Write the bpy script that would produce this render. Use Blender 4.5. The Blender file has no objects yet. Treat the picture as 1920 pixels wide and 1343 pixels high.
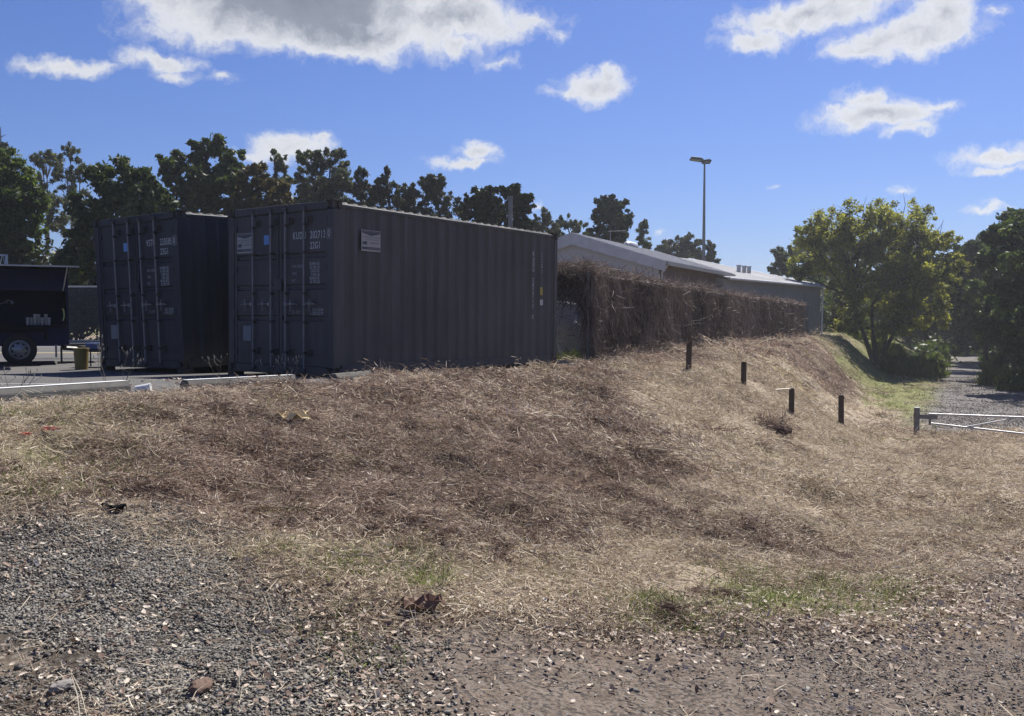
import bpy, bmesh, math, random
import numpy as np
from mathutils import Vector, Matrix, Euler
R = math.radians
random.seed(7); rng = np.random.default_rng(7)
sc = bpy.context.scene
col = sc.collection

# ------------------------------------------------------------------ camera
F = 1700.0; EYE = 1.6; PITCH = math.atan(77.5 / F)
cam = bpy.data.cameras.new('camera'); camo = bpy.data.objects.new('camera', cam); col.objects.link(camo)
camo.location = (0, 0, EYE); camo.rotation_euler = (math.pi / 2 - PITCH, 0, 0)
cam.sensor_width = 36; cam.lens = 36 * F / 1920; cam.clip_start = 0.1; cam.clip_end = 3000
sc.camera = camo

# ------------------------------------------------------------------ light
SUN_AZ, SUN_EL = R(31), R(54)      # azimuth from +Y towards +X
world = bpy.data.worlds.new('World'); sc.world = world; world.use_nodes = True
sun = bpy.data.lights.new('sun', 'SUN'); suno = bpy.data.objects.new('sun', sun); col.objects.link(suno)
sun.energy = 5.0; sun.angle = R(0.53); sun.color = (1, 0.955, 0.88)
S = Vector((math.sin(SUN_AZ) * math.cos(SUN_EL), math.cos(SUN_AZ) * math.cos(SUN_EL), math.sin(SUN_EL)))
suno.rotation_euler = S.to_track_quat('Z', 'Y').to_euler(); suno.location = (20, 30, 40)
sc.view_settings.view_transform = 'Standard'; sc.view_settings.look = 'None'
sc.view_settings.gamma = 1; sc.view_settings.exposure = 0.72; sc.view_settings.use_curve_mapping = False
sc.cycles.max_bounces = 5; sc.cycles.diffuse_bounces = 3; sc.cycles.glossy_bounces = 2; sc.cycles.transmission_bounces = 3; sc.cycles.transparent_max_bounces = 8


class NT:
    """small helper for node trees"""
    def __init__(s, t): s.t = t; t.nodes.clear()
    def n(s, typ, **kw):
        nd = s.t.nodes.new(typ)
        for k, v in kw.items():
            if k == 'inp':
                for a, b in v.items():
                    if hasattr(b, 'is_output'): s.t.links.new(b, nd.inputs[a])
                    else: nd.inputs[a].default_value = b
            else: setattr(nd, k, v)
        return nd
    def m(s, op, a, b=0.0, c=None, clamp=False):
        nd = s.t.nodes.new('ShaderNodeMath'); nd.operation = op; nd.use_clamp = clamp
        for i, v in enumerate((a, b, c)):
            if v is None: continue
            if hasattr(v, 'is_output'): s.t.links.new(v, nd.inputs[i])
            else: nd.inputs[i].default_value = v
        return nd.outputs[0]
    def v(s, op, a, b=None):
        nd = s.t.nodes.new('ShaderNodeVectorMath'); nd.operation = op
        for i, q in enumerate((a, b)):
            if q is None: continue
            if hasattr(q, 'is_output'): s.t.links.new(q, nd.inputs[i])
            else: nd.inputs[i].default_value = q
        return nd
    def mix(s, f, a, b, blend='MIX'):
        nd = s.t.nodes.new('ShaderNodeMix'); nd.data_type = 'RGBA'; nd.blend_type = blend; nd.clamp_factor = True
        for i, q in ((0, f), (6, a), (7, b)):
            if hasattr(q, 'is_output'): s.t.links.new(q, nd.inputs[i])
            else: nd.inputs[i].default_value = q if i == 0 else (*q[:3], 1)
        return nd.outputs[2]
    def ramp(s, f, stops, interp='LINEAR'):
        nd = s.t.nodes.new('ShaderNodeValToRGB'); nd.color_ramp.interpolation = interp
        e = nd.color_ramp.elements
        while len(e) < len(stops): e.new(0.5)
        for i, (p, c) in enumerate(stops):
            e[i].position = p; e[i].color = (*c[:3], 1) if hasattr(c, '__len__') else (c, c, c, 1)
        s.t.links.new(f, nd.inputs[0]); return nd.outputs[0]
    def noise(s, scale, detail=4, rough=0.55, vec=None, w=None, dist=0):
        nd = s.t.nodes.new('ShaderNodeTexNoise'); nd.inputs['Scale'].default_value = scale
        nd.inputs['Detail'].default_value = detail; nd.inputs['Roughness'].default_value = rough
        nd.inputs['Distortion'].default_value = dist
        if vec is not None: s.t.links.new(vec, nd.inputs['Vector'])
        return nd
    def link(s, a, b): s.t.links.new(a, b)


def build_world():
    N = NT(world.node_tree)
    sky = N.n('ShaderNodeTexSky', sky_type='NISHITA')
    sky.sun_disc = False; sky.sun_elevation = SUN_EL; sky.sun_rotation = SUN_AZ
    sky.air_density = 1.1; sky.dust_density = 0.35; sky.ozone_density = 3.0; sky.altitude = 0
    skyc = N.mix(1.0, sky.outputs[0], (0.50, 0.66, 1.13), 'MULTIPLY')
    tc = N.n('ShaderNodeTexCoord')
    sp = N.n('ShaderNodeSeparateXYZ'); N.link(tc.outputs['Generated'], sp.inputs[0])
    az = N.m('ARCTAN2', sp.outputs[0], sp.outputs[1]); el = N.m('ARCSINE', sp.outputs[2])
    cb = N.n('ShaderNodeCombineXYZ'); N.link(az, cb.inputs[0]); N.link(el, cb.inputs[1])
    n1 = N.noise(7, 3, 0.5, cb.outputs[0]); n2 = N.noise(30, 8, 0.62, cb.outputs[0])
    w1 = N.v('SCALE', N.v('SUBTRACT', n1.outputs['Color'], (0.5, 0.5, 0.5)).outputs[0]); w1.inputs['Scale'].default_value = 0.05
    w2 = N.v('SCALE', N.v('SUBTRACT', n2.outputs['Color'], (0.5, 0.5, 0.5)).outputs[0]); w2.inputs['Scale'].default_value = 0.035
    p = N.v('ADD', N.v('ADD', cb.outputs[0], w1.outputs[0]).outputs[0], w2.outputs[0]).outputs[0]
    def angles(px, py):
        x = (px - 960) / F; zc = (671.5 - py) / F
        y = math.cos(PITCH) + zc * math.sin(PITCH); z = -math.sin(PITCH) + zc * math.cos(PITCH)
        return math.atan2(x, y), math.atan2(z, math.hypot(x, y))
    blobs = [(560, -15, 330, 115, 2.3), (410, 30, 170, 72, .9), (640, 50, 210, 66, 1.7), (830, 45, 190, 62, 1.3), (850, 95, 85, 30, .8),
             (120, 122, 95, 20, .75), (185, 128, 50, 14, .6), (320, 118, 95, 25, .72), (345, 148, 52, 20, .6), (432, 158, 32, 14, .5),
             (985, 45, 85, 32, .55), (1045, 65, 40, 16, .4), (940, 120, 62, 17, .55), (1110, 158, 88, 32, .95), (1060, 172, 60, 16, .7), (1140, 135, 40, 20, .7),
             (1520, 22, 165, 38, 1.1), (1420, 62, 82, 26, .9), (1640, -10, 120, 30, .9), (1700, 75, 150, 42, 1.0), (1770, 35, 70, 50, 1.0), (1610, 95, 80, 18, .8),
             (1650, 220, 132, 36, 1.0), (1750, 205, 75, 17, .7), (1620, 190, 60, 24, .8), (1690, 252, 60, 16, .7),
             (1890, 295, 95, 24, .9), (1880, 325, 70, 13, .6), (545, 283, 88, 30, 1.0), (480, 290, 50, 16, .6), (590, 268, 45, 16, .7),
             (895, 290, 55, 26, .8), (870, 312, 75, 15, .7), (1875, 22, 30, 12, .5), (1455, 346, 20, 9, .5), (1690, 355, 28, 9, .5), (1850, 398, 48, 9, .6), (1005, 395, 22, 10, .6), (1250, 442, 16, 9, .5), (375, 8, 35, 20, .4)]
    dens = None
    for (px, py, rx, ry, st) in blobs:
        a, e = angles(px, py)
        q = N.v('MULTIPLY', N.v('SUBTRACT', p, (a, e, 0)).outputs[0], (F / rx, F / ry, 0))
        L = N.v('LENGTH', q.outputs[0]).outputs['Value']
        d = N.m('MULTIPLY', N.m('SUBTRACT', 1.0, L), st)
        dens = d if dens is None else N.m('SMOOTH_MAX', dens, d, 0.15)
    # scattered clouds over the rest of the sky
    zz = N.m('MAXIMUM', sp.outputs[2], 0.08)
    cz = N.n('ShaderNodeCombineXYZ'); N.link(N.m('DIVIDE', sp.outputs[0], zz), cz.inputs[0]); N.link(N.m('DIVIDE', sp.outputs[1], zz), cz.inputs[1])
    g = N.noise(1.3, 5, 0.5, cz.outputs[0]).outputs['Fac']
    gen = N.m('MULTIPLY', N.m('SUBTRACT', g, 0.6), 5.0)
    outside = N.m('MAXIMUM', N.m('MULTIPLY', N.m('SUBTRACT', N.m('ABSOLUTE', az), 0.62), 8.0, clamp=True), N.m('MULTIPLY', N.m('SUBTRACT', el, 0.44), 8.0, clamp=True))
    gen = N.m('SUBTRACT', N.m('MULTIPLY', gen, outside), N.m('MULTIPLY', N.m('SUBTRACT', 1.0, outside), 2.0))
    dens = N.m('MAXIMUM', dens, gen)
    fine = N.m('SUBTRACT', N.noise(55, 9, 0.68, p).outputs['Fac'], 0.5)
    med = N.m('SUBTRACT', N.noise(16, 6, 0.6, p).outputs['Fac'], 0.5)
    dd = N.m('ADD', dens, N.m('ADD', N.m('MULTIPLY', fine, 0.9), N.m('MULTIPLY', med, 0.9)))
    alpha = N.ramp(dd, [(0.0, 0.0), (0.2, 0.22), (0.5, 0.9), (0.72, 1.0)])
    thick = N.ramp(N.m('ADD', N.m('MULTIPLY', dens, 0.45), N.m('MULTIPLY', N.m('ADD', med, fine), 0.55)),
                   [(0.0, (9.0, 9.1, 9.3)), (0.2, (9.0, 9.1, 9.3)), (0.4, (6.3, 6.6, 7.4)), (0.62, (3.1, 3.5, 4.3)), (1.0, (2.4, 2.75, 3.5))])
    c = N.mix(alpha, skyc, thick)
    bg = N.n('ShaderNodeBackground'); N.link(c, bg.inputs[0]); bg.inputs[1].default_value = 0.055
    out = N.n('ShaderNodeOutputWorld'); N.link(bg.outputs[0], out.inputs[0])
build_world()

# ------------------------------------------------------------------ helpers
def at(px, py, Y):
    """the world point seen at a pixel, at forward distance Y"""
    x = (px - 960) / F; zc = (671.5 - py) / F
    y = math.cos(PITCH) + zc * math.sin(PITCH); z = -math.sin(PITCH) + zc * math.cos(PITCH)
    return Vector((x / y * Y, Y, EYE + z / y * Y))

def hash2(i, j, s):
    n = (i * 374761393 + j * 668265263 + s * 1442695041) & 0xFFFFFFFF
    n = ((n ^ (n >> 13)) * 1274126177) & 0xFFFFFFFF
    return ((n ^ (n >> 16)) & 0xFFFF) / 65535.0
def vnoise(x, y, s=0):
    xi = np.floor(x).astype(np.int64); yi = np.floor(y).astype(np.int64)
    fx = x - xi; fy = y - yi; fx = fx * fx * (3 - 2 * fx); fy = fy * fy * (3 - 2 * fy)
    a = hash2(xi, yi, s); b = hash2(xi + 1, yi, s); c = hash2(xi, yi + 1, s); d = hash2(xi + 1, yi + 1, s)
    return (a * (1 - fx) + b * fx) * (1 - fy) + (c * (1 - fx) + d * fx) * fy - 0.5
def fbm(x, y, sc_, oct_=4, s=0):
    t = 0; a = 1
    for o in range(oct_):
        t = t + a * vnoise(x / sc_ + 17.3 * o, y / sc_ - 9.1 * o, s + o); sc_ = sc_ / 2.03; a *= 0.5
    return t
def sstep(a, b, x):
    t = np.clip((x - a) / (b - a), 0, 1); return t * t * (3 - 2 * t)

EDGE = np.array([(-11, -8), (-4.15, 7.0), (-2.42, 10.9), (0.3, 16.6), (2.0, 19.5), (17.9, 54.6), (27, 72), (70, 155), (300, 600)], float)
def sdist(x, y):
    x = np.asarray(x, float); y = np.asarray(y, float)
    best = np.full(x.shape, 1e9); sg = np.ones(x.shape)
    for (a, b) in zip(EDGE[:-1], EDGE[1:]):
        d = b - a; L2 = d @ d
        t = np.clip(((x - a[0]) * d[0] + (y - a[1]) * d[1]) / L2, 0, 1)
        qx = x - a[0] - t * d[0]; qy = y - a[1] - t * d[1]
        D = np.hypot(qx, qy); cr = qx * d[1] - qy * d[0]
        m = D < best - 1e-9; best = np.where(m, D, best); sg = np.where(m, np.sign(cr), sg)
    return best * sg
def plateau(y):
    y = np.asarray(y, float); return EYE - 0.955 + 0.03 * np.clip(15.5 - y, 0, 13.5) - 0.0055 * np.clip(y - 20, 0, 60)
def pz(y): return float(plateau(np.array([y]))[0])
def ground(x, y, rough=True):
    x = np.asarray(x, float); y = np.asarray(y, float)
    s = sdist(x, y)
    d = np.clip(y - 4.5, 0, None); k = 23.0
    d = k * np.tanh(d / k * 1.02) * 1.04
    low = -0.094 * d - 0.02 * np.clip(x - 2, 0, 8) * sstep(3, 12, y)
    w = 3.6 + 3.9 * sstep(-4.5, 0.5, x) - 2.4 * sstep(4, 14, x)
    t = sstep(0.25, 1.0, (s + w * 0.18) / w) * 0.75 + 0.25 * np.clip(s / w, 0, 1)
    z = plateau(y) * (1 - t) + low * t
    if rough:
        out = sstep(0.0, 0.5, s)
        far = 1 + 0.8 * sstep(15, 40, y)
        tk = (x - 14.2 - 0.5 * (y - 31.4)) * 0.894; out = out * (1 - .85 * sstep(-.8, .3, tk) * sstep(5.4, 4.2, tk) * sstep(24, 28, y)) * (.35 + .65 * sstep(4.4, 6.2, y))
        z = z + out * (fbm(x, y, 2.2, 3, 3) * 0.16 * sstep(0.5, 3, s) * far + fbm(x, y, 0.5, 3, 9) * 0.11 * far + np.abs(fbm(x, y, 0.21, 2, 19)) * 0.09 * far * sstep(-0.1, 0.25, fbm(x, y, 1.1, 2, 29) + 0.1))
    return z
def g1(x, y): return float(ground(np.array([x]), np.array([y]))[0])
def hit(px, py, lo=2.5, hi=160):
    """where the ray through a pixel meets the ground"""
    ys = np.concatenate([np.arange(lo, 30, 0.03), np.arange(30, hi, 0.15)])
    p = at(px, py, 1.0)
    X = p.x * ys; Z = EYE + (p.z - EYE) * ys
    G = ground(X, ys, False); k = np.argmax(Z <= G)
    if Z[k] > G[k]: k = len(ys) - 1
    return Vector((X[k], ys[k], g1(X[k], ys[k])))

def poly_sd(x, y, P):
    """signed distance to a polygon, negative inside"""
    x = np.asarray(x, float); y = np.asarray(y, float)
    best = np.full(x.shape, 1e9); ins = np.zeros(x.shape, bool)
    n = len(P)
    for i in range(n):
        a = np.array(P[i]); b = np.array(P[(i + 1) % n]); d = b - a
        t = np.clip(((x - a[0]) * d[0] + (y - a[1]) * d[1]) / (d @ d), 0, 1)
        best = np.minimum(best, np.hypot(x - a[0] - t * d[0], y - a[1] - t * d[1]))
        c = ((a[1] > y) != (b[1] > y)) & (x < (b[0] - a[0]) * (y - a[1]) / (b[1] - a[1] + 1e-12) + a[0])
        ins ^= c
    return np.where(ins, -best, best)
def wpoly(pts): return [tuple(hit(*p)[:2]) for p in pts]

def tag(o, label=None, cat=None, group=None, kind=None):
    if label: o['label'] = label
    if cat: o['category'] = cat
    if group: o['group'] = group
    if kind: o['kind'] = kind
    return o
def empty(name, loc=(0, 0, 0), rz=0, **kw):
    o = bpy.data.objects.new(name, None); col.objects.link(o); o.location = loc; o.rotation_euler = (0, 0, rz)
    o.empty_display_size = 0.2
    return tag(o, **kw)
def link(name, me, mat=None, parent=None, **kw):
    o = bpy.data.objects.new(name, me); col.objects.link(o)
    if mat is not None and len(me.materials) == 0: me.materials.append(mat)
    if parent is not None: o.parent = parent
    return tag(o, **kw)

class MB:
    def __init__(s): s.v = []; s.f = []
    def add(s, vs, fs):
        n = len(s.v); s.v += [tuple(v) for v in vs]; s.f += [tuple(i + n for i in f) for f in fs]; return s
    def box(s, x0, x1, y0, y1, z0, z1, M=None):
        vs = [Vector(c) for c in ((x0, y0, z0), (x1, y0, z0), (x1, y1, z0), (x0, y1, z0), (x0, y0, z1), (x1, y0, z1), (x1, y1, z1), (x0, y1, z1))]
        if M is not None: vs = [M @ v for v in vs]
        return s.add(vs, [(0, 3, 2, 1), (4, 5, 6, 7), (0, 1, 5, 4), (1, 2, 6, 5), (2, 3, 7, 6), (3, 0, 4, 7)])
    def tube(s, pts, rad, n=8, cap=True):
        pts = [Vector(p) for p in pts]
        if not hasattr(rad, '__len__'): rad = [rad] * len(pts)
        base = len(s.v); up = None
        for i, p in enumerate(pts):
            d = (pts[min(i + 1, len(pts) - 1)] - pts[max(i - 1, 0)]).normalized()
            if up is None:
                up = d.orthogonal().normalized()
            else:
                up = (up - d * up.dot(d)).normalized()
            w = d.cross(up)
            for k in range(n):
                a = 2 * math.pi * k / n
                s.v.append(tuple(p + (up * math.cos(a) + w * math.sin(a)) * rad[i]))
        for i in range(len(pts) - 1):
            for k in range(n):
                a = base + i * n + k; b = base + i * n + (k + 1) % n
                s.f.append((a, b, b + n, a + n))
        if cap:
            s.f.append(tuple(base + k for k in reversed(range(n)))); s.f.append(tuple(base + (len(pts) - 1) * n + k for k in range(n)))
        return s
    def prism(s, prof, y0, y1, M=None):
        """profile in x,z swept along y"""
        n = len(prof); vs = [Vector((a, y0, b)) for a, b in prof] + [Vector((a, y1, b)) for a, b in prof]
        if M is not None: vs = [M @ v for v in vs]
        return s.add(vs, [tuple(range(n)), tuple(reversed(range(n, 2 * n)))] + [(i, i + n, (i + 1) % n + n, (i + 1) % n) for i in range(n)])
    def mesh(s, name, smooth=False, bevel=0):
        me = bpy.data.meshes.new(name); me.from_pydata(s.v, [], s.f)
        bm = bmesh.new(); bm.from_mesh(me)
        if bevel:
            bmesh.ops.bevel(bm, geom=[e for e in bm.edges if len(e.link_faces) == 2 and e.calc_face_angle(0) > 0.5], offset=bevel, segments=1, affect='EDGES', profile=0.7)
        bmesh.ops.recalc_face_normals(bm, faces=bm.faces); bm.to_mesh(me); bm.free()
        if smooth: me.shade_smooth(); me.set_sharp_from_angle(angle=R(40))
        return me
    def build(s, name, mat, parent=None, smooth=False, bevel=0, **kw):
        return link(name, s.mesh(name, smooth, bevel), mat, parent, **kw)

def np_mesh(name, V, Q, tint=None, smooth=False):
    """fast mesh from arrays; Q = faces of equal size; tint = per-vertex value"""
    me = bpy.data.meshes.new(name); k = Q.shape[1]
    me.vertices.add(len(V)); me.vertices.foreach_set('co', V.astype(np.float32).ravel())
    me.loops.add(Q.size); me.loops.foreach_set('vertex_index', Q.astype(np.int32).ravel())
    me.polygons.add(len(Q)); me.polygons.foreach_set('loop_start', np.arange(0, Q.size, k, dtype=np.int32))
    if smooth: me.polygons.foreach_set('use_smooth', np.ones(len(Q), bool))
    if tint is not None:
        a = me.attributes.new('tint', 'FLOAT', 'POINT'); a.data.foreach_set('value', tint.astype(np.float32))
    me.update(calc_edges=True); me.validate(); return me

# ------------------------------------------------------------------ materials
def mat(name): m = bpy.data.materials.new(name); m.use_nodes = True; return m, NT(m.node_tree)
def finish(N, color, rough=0.8, spec=0.3, metal=0.0, bump=None, bstr=0.3, bdist=0.01):
    b = N.n('ShaderNodeBsdfPrincipled')
    if hasattr(color, 'is_output'): N.link(color, b.inputs['Base Color'])
    else: b.inputs['Base Color'].default_value = (*color, 1)
    if hasattr(rough, 'is_output'): N.link(rough, b.inputs['Roughness'])
    else: b.inputs['Roughness'].default_value = rough
    b.inputs['Specular IOR Level'].default_value = spec; b.inputs['Metallic'].default_value = metal
    if bump is not None:
        bn = N.n('ShaderNodeBump'); bn.inputs['Strength'].default_value = bstr; bn.inputs['Distance'].default_value = bdist
        N.link(bump, bn.inputs['Height']); N.link(bn.outputs[0], b.inputs['Normal'])
    o = N.n('ShaderNodeOutputMaterial'); N.link(b.outputs[0], o.inputs[0]); return b
def worn(name, c, c2=None, scale=3, rough=0.6, spec=0.35, metal=0.0, bump=0.0, coord='Object', amt=0.6, fine=40):
    m, N = mat(name); c2 = c2 or tuple(v * 0.65 for v in c)
    tc = N.n('ShaderNodeTexCoord')
    n = N.noise(scale, 6, 0.6, tc.outputs[coord]).outputs['Fac']; f = N.noise(fine, 4, 0.6, tc.outputs[coord]).outputs['Fac']
    k = N.ramp(n, [(0.35, 0.0), (0.7, amt)])
    cc = N.mix(k, c, c2); cc = N.mix(N.ramp(f, [(0.3, 0.0), (0.8, 0.35)]), cc, tuple(v * 1.35 for v in c))
    finish(N, cc, N.ramp(n, [(0.3, max(rough - .12, 0.05)), (0.7, min(rough + .1, 1))]), spec, metal, f if bump else None, bump, 0.01)
    return m
def leafmat(name, dark, mid, light, trans=0.35, rough=0.55):
    m, N = mat(name); a = N.n('ShaderNodeAttribute', attribute_name='tint')
    tc = N.n('ShaderNodeNewGeometry')
    big = N.noise(0.5, 3, 0.6, tc.outputs['Position']).outputs['Fac']
    f = N.m('ADD', N.m('MULTIPLY', a.outputs['Fac'], 0.65), N.m('MULTIPLY', N.m('SUBTRACT', big, 0.32), 0.95), clamp=True)
    c = N.ramp(f, [(0.0, dark), (0.5, mid), (1.0, light)])
    b = N.n('ShaderNodeBsdfPrincipled'); N.link(c, b.inputs['Base Color']); b.inputs['Roughness'].default_value = rough; b.inputs['Specular IOR Level'].default_value = 0.3
    t = N.n('ShaderNodeBsdfTranslucent'); N.link(N.mix(1.0, c, (1.25, 1.35, 0.55), 'MULTIPLY'), t.inputs[0])
    x = N.n('ShaderNodeMixShader', inp={0: trans}); N.link(b.outputs[0], x.inputs[1]); N.link(t.outputs[0], x.inputs[2])
    o = N.n('ShaderNodeOutputMaterial'); N.link(x.outputs[0], o.inputs[0]); return m
def strawmat(name, stops, trans=0.25):
    m, N = mat(name); a = N.n('ShaderNodeAttribute', attribute_name='tint'); g = N.n('ShaderNodeNewGeometry')
    n = N.noise(1.1, 4, 0.65, g.outputs['Position']).outputs['Fac']
    f = N.m('ADD', N.m('MULTIPLY', a.outputs['Fac'], 0.75), N.m('MULTIPLY', N.m('SUBTRACT', n, 0.38), 0.9), clamp=True)
    c = N.ramp(f, stops)
    b = N.n('ShaderNodeBsdfPrincipled'); N.link(c, b.inputs['Base Color']); b.inputs['Roughness'].default_value = 0.65; b.inputs['Specular IOR Level'].default_value = 0.25
    t = N.n('ShaderNodeBsdfTranslucent'); N.link(c, t.inputs[0])
    x = N.n('ShaderNodeMixShader', inp={0: trans}); N.link(b.outputs[0], x.inputs[1]); N.link(t.outputs[0], x.inputs[2])
    o = N.n('ShaderNodeOutputMaterial'); N.link(x.outputs[0], o.inputs[0]); return m

M = {}
def container_paint(name, c, c2, rust=0.25):
    m, N = mat(name); tc = N.n('ShaderNodeTexCoord'); mp = N.n('ShaderNodeMapping'); mp.inputs['Scale'].default_value = (5, 5, 0.35); N.link(tc.outputs['Object'], mp.inputs[0])
    st = N.noise(1.6, 6, 0.65, mp.outputs[0]).outputs['Fac']; bl = N.noise(0.7, 5, 0.6, tc.outputs['Object']).outputs['Fac']; f = N.noise(40, 4, 0.65, tc.outputs['Object']).outputs['Fac']
    cc = N.mix(N.ramp(bl, [(0.35, 0.0), (0.7, 0.8)]), c, c2)
    cc = N.mix(N.ramp(st, [(0.5, 0.0), (0.75, 0.42)]), cc, tuple(v * 1.9 for v in c))
    sp = N.n('ShaderNodeSeparateXYZ'); N.link(tc.outputs['Object'], sp.inputs[0])
    low = N.m('MULTIPLY', N.m('SUBTRACT', 0.5, sp.outputs[2], clamp=True), N.m('ADD', st, f), clamp=True)
    cc = N.mix(N.m('MULTIPLY', low, 0.9), cc, (0.085, 0.07, 0.055))
    rs = N.m('MULTIPLY', N.ramp(f, [(0.68, 0.0), (0.76, 1.0)]), N.ramp(bl, [(0.5, 0.0), (0.62, rust)]))
    cc = N.mix(rs, cc, (0.10, 0.045, 0.022))
    finish(N, cc, N.ramp(bl, [(0.3, 0.5), (0.7, 0.68)]), 0.3, 0, N.m('ADD', bl, N.m('MULTIPLY', f, .08)), 0.35, 0.03); return m
M['charcoal'] = container_paint('charcoal_paint', (0.060, 0.055, 0.057), (0.047, 0.044, 0.045))
M['charcoal_blue'] = container_paint('charcoal_blue_paint', (0.022, 0.024, 0.033), (0.016, 0.017, 0.022))  # own blue-grey, darkened further to imitate the missing lens veil
M['bar'] = worn('bar_steel', (0.17, 0.17, 0.18), (0.12, 0.11, 0.105), 6, 0.5, 0.5, 0.2)
M['roof_glare'] = worn('glare_roof_sheet', (0.085, 0.083, 0.082), (0.06, 0.058, 0.057), 2, 0.75, 0.15)  # container paint made lighter to imitate sun glare along the roof edge
M['gasket'] = worn('rubber_gasket', (0.014, 0.014, 0.016), rough=0.8)
M['letter'] = worn('faded_white_lettering', (0.46, 0.47, 0.48), (0.32, 0.32, 0.34), 14, 0.7)
M['letter_dim'] = worn('worn_white_lettering', (0.28, 0.29, 0.31), (0.2, 0.2, 0.22), 14, 0.7)
M['sign'] = worn('sign_board', (0.30, 0.29, 0.28), (0.24, 0.23, 0.22), 4, 0.5)
M['sign_dark'] = worn('sign_print', (0.05, 0.05, 0.065), rough=0.5)
M['sign_red'] = worn('sign_soft_print', (0.16, 0.14, 0.15), rough=0.5)
M['blue_sticker'] = worn('blue_sticker', (0.10, 0.24, 0.50), (0.08, 0.20, 0.42), 20, 0.5)
M['plate'] = worn('grey_plate', (0.16, 0.17, 0.19), (0.12, 0.13, 0.14), 8, 0.5)
M['yellow_sticker'] = worn('yellow_sticker', (0.35, 0.28, 0.04), rough=0.5)
M['galv'] = worn('galvanised_steel', (0.42, 0.42, 0.42), (0.30, 0.30, 0.31), 8, 0.45, 0.5, 0.35)
M['galv_dark'] = worn('dull_steel', (0.16, 0.165, 0.17), (0.1, 0.1, 0.1), 8, 0.55, 0.4, 0.3)
M['black_steel'] = worn('black_steel', (0.02, 0.02, 0.022), rough=0.5)
M['concrete'] = worn('concrete', (0.115, 0.11, 0.10), (0.075, 0.072, 0.066), 6, 0.9, 0.15, bump=0.4, fine=60)  # tone lowered so the shade on the kerb faces sits in the colour
M['white_paint'] = worn('white_paint_worn', (0.8, 0.8, 0.78), (0.6, 0.59, 0.56), 5, 0.7, 0.3, fine=50)
M['timber'] = worn('weathered_timber', (0.075, 0.058, 0.045), (0.04, 0.03, 0.025), 9, 0.85, 0.2, bump=0.5)
M['timber_pale'] = worn('pale_timber', (0.5, 0.44, 0.34), (0.36, 0.3, 0.22), 9, 0.8)
M['wall_white'] = worn('pale_grey_cladding', (0.36, 0.37, 0.39), (0.32, 0.33, 0.35), 0.6, 0.7, 0.2)
M['wall_grey'] = worn('grey_metal_cladding', (0.25, 0.25, 0.245), (0.215, 0.215, 0.21), 0.5, 0.6, 0.3)
M['wall_eave_shade'] = worn('brown_eave_shade_wall', (0.12, 0.095, 0.08), (0.09, 0.07, 0.06), 5, 0.85)  # brown wall tone deepened to hold the shade under the eave
M['fascia'] = worn('grey_fascia', (0.42, 0.43, 0.45), rough=0.6)
M['roof'] = worn('pale_metal_roof', (0.28, 0.28, 0.295), (0.23, 0.23, 0.245), 0.5, 0.65, 0.2, 0.0)
M['bark'] = worn('bark', (0.075, 0.062, 0.05), (0.04, 0.034, 0.028), 8, 0.9, 0.15, bump=0.5)
M['bark_pale'] = worn('pale_bark', (0.17, 0.15, 0.125), (0.09, 0.078, 0.065), 6, 0.9, 0.15)
M['van'] = worn('dark_blue_paint', (0.006, 0.008, 0.045), (0.004, 0.005, 0.03), 3, 0.5, 0.2)
M['black'] = worn('black_panel', (0.006, 0.006, 0.006), rough=0.8, spec=0.1)
M['rubber'] = worn('tyre_rubber', (0.018, 0.018, 0.018), rough=0.85)
M['rim'] = worn('silver_rim', (0.24, 0.24, 0.25), rough=0.4, metal=0.5)
M['white_plastic'] = worn('white_plastic', (0.62, 0.62, 0.6), (0.5, 0.5, 0.48), 6, 0.4)
M['cup'] = worn('paper_cup', (0.3, 0.3, 0.3), rough=0.6)
M['bucket'] = worn('mustard_plastic', (0.15, 0.11, 0.03), (0.1, 0.075, 0.02), 4, 0.5)
M['paleblue'] = worn('pale_blue_panel', (0.28, 0.46, 0.66), rough=0.6)
M['bluebox'] = worn('blue_plastic', (0.06, 0.09, 0.2), rough=0.5)
M['reflect'] = worn('lime_reflector', (0.45, 0.55, 0.2), rough=0.4)
M['straw_yellow'] = worn('crumpled_wrapper', (0.62, 0.52, 0.34), (0.5, 0.36, 0.08), 8, 0.6)
M['red_plastic'] = worn('faded_red_plastic', (0.55, 0.14, 0.10), rough=0.5)
M['rock'] = worn('rock', (0.24, 0.22, 0.20), (0.14, 0.125, 0.115), 12, 0.9, 0.2, bump=0.6)
M['rock_brown'] = worn('brown_rock', (0.15, 0.10, 0.075), (0.09, 0.06, 0.045), 12, 0.9, 0.2, bump=0.6)
M['bigleaf'] = worn('brown_dead_leaf', (0.15, 0.085, 0.055), (0.08, 0.045, 0.03), 9, 0.7)
M['weedhead'] = worn('seed_head', (0.3, 0.27, 0.22), rough=0.9)
M['tarp'] = worn('pale_tarpaulin', (0.5, 0.52, 0.56), (0.36, 0.38, 0.42), 2, 0.6)
M['soil'] = worn('dug_soil', (0.085, 0.055, 0.045), (0.05, 0.033, 0.028), 6, 0.95, 0.1, bump=0.8)

def asphalt():
    m, N = mat('asphalt'); g = N.n('ShaderNodeNewGeometry'); P = g.outputs['Position']
    a = N.noise(0.6, 5, 0.6, P).outputs['Fac']; f = N.noise(90, 3, 0.7, P).outputs['Fac']
    c = N.ramp(a, [(0.3, (0.07, 0.068, 0.066)), (0.7, (0.115, 0.11, 0.105))])
    c = N.mix(N.ramp(f, [(0.45, 0.0), (0.7, 0.6)]), c, (0.19, 0.185, 0.18))
    finish(N, c, 0.9, 0.2, bump=f, bstr=0.5, bdist=0.01); return m
M['asphalt'] = asphalt()

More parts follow.
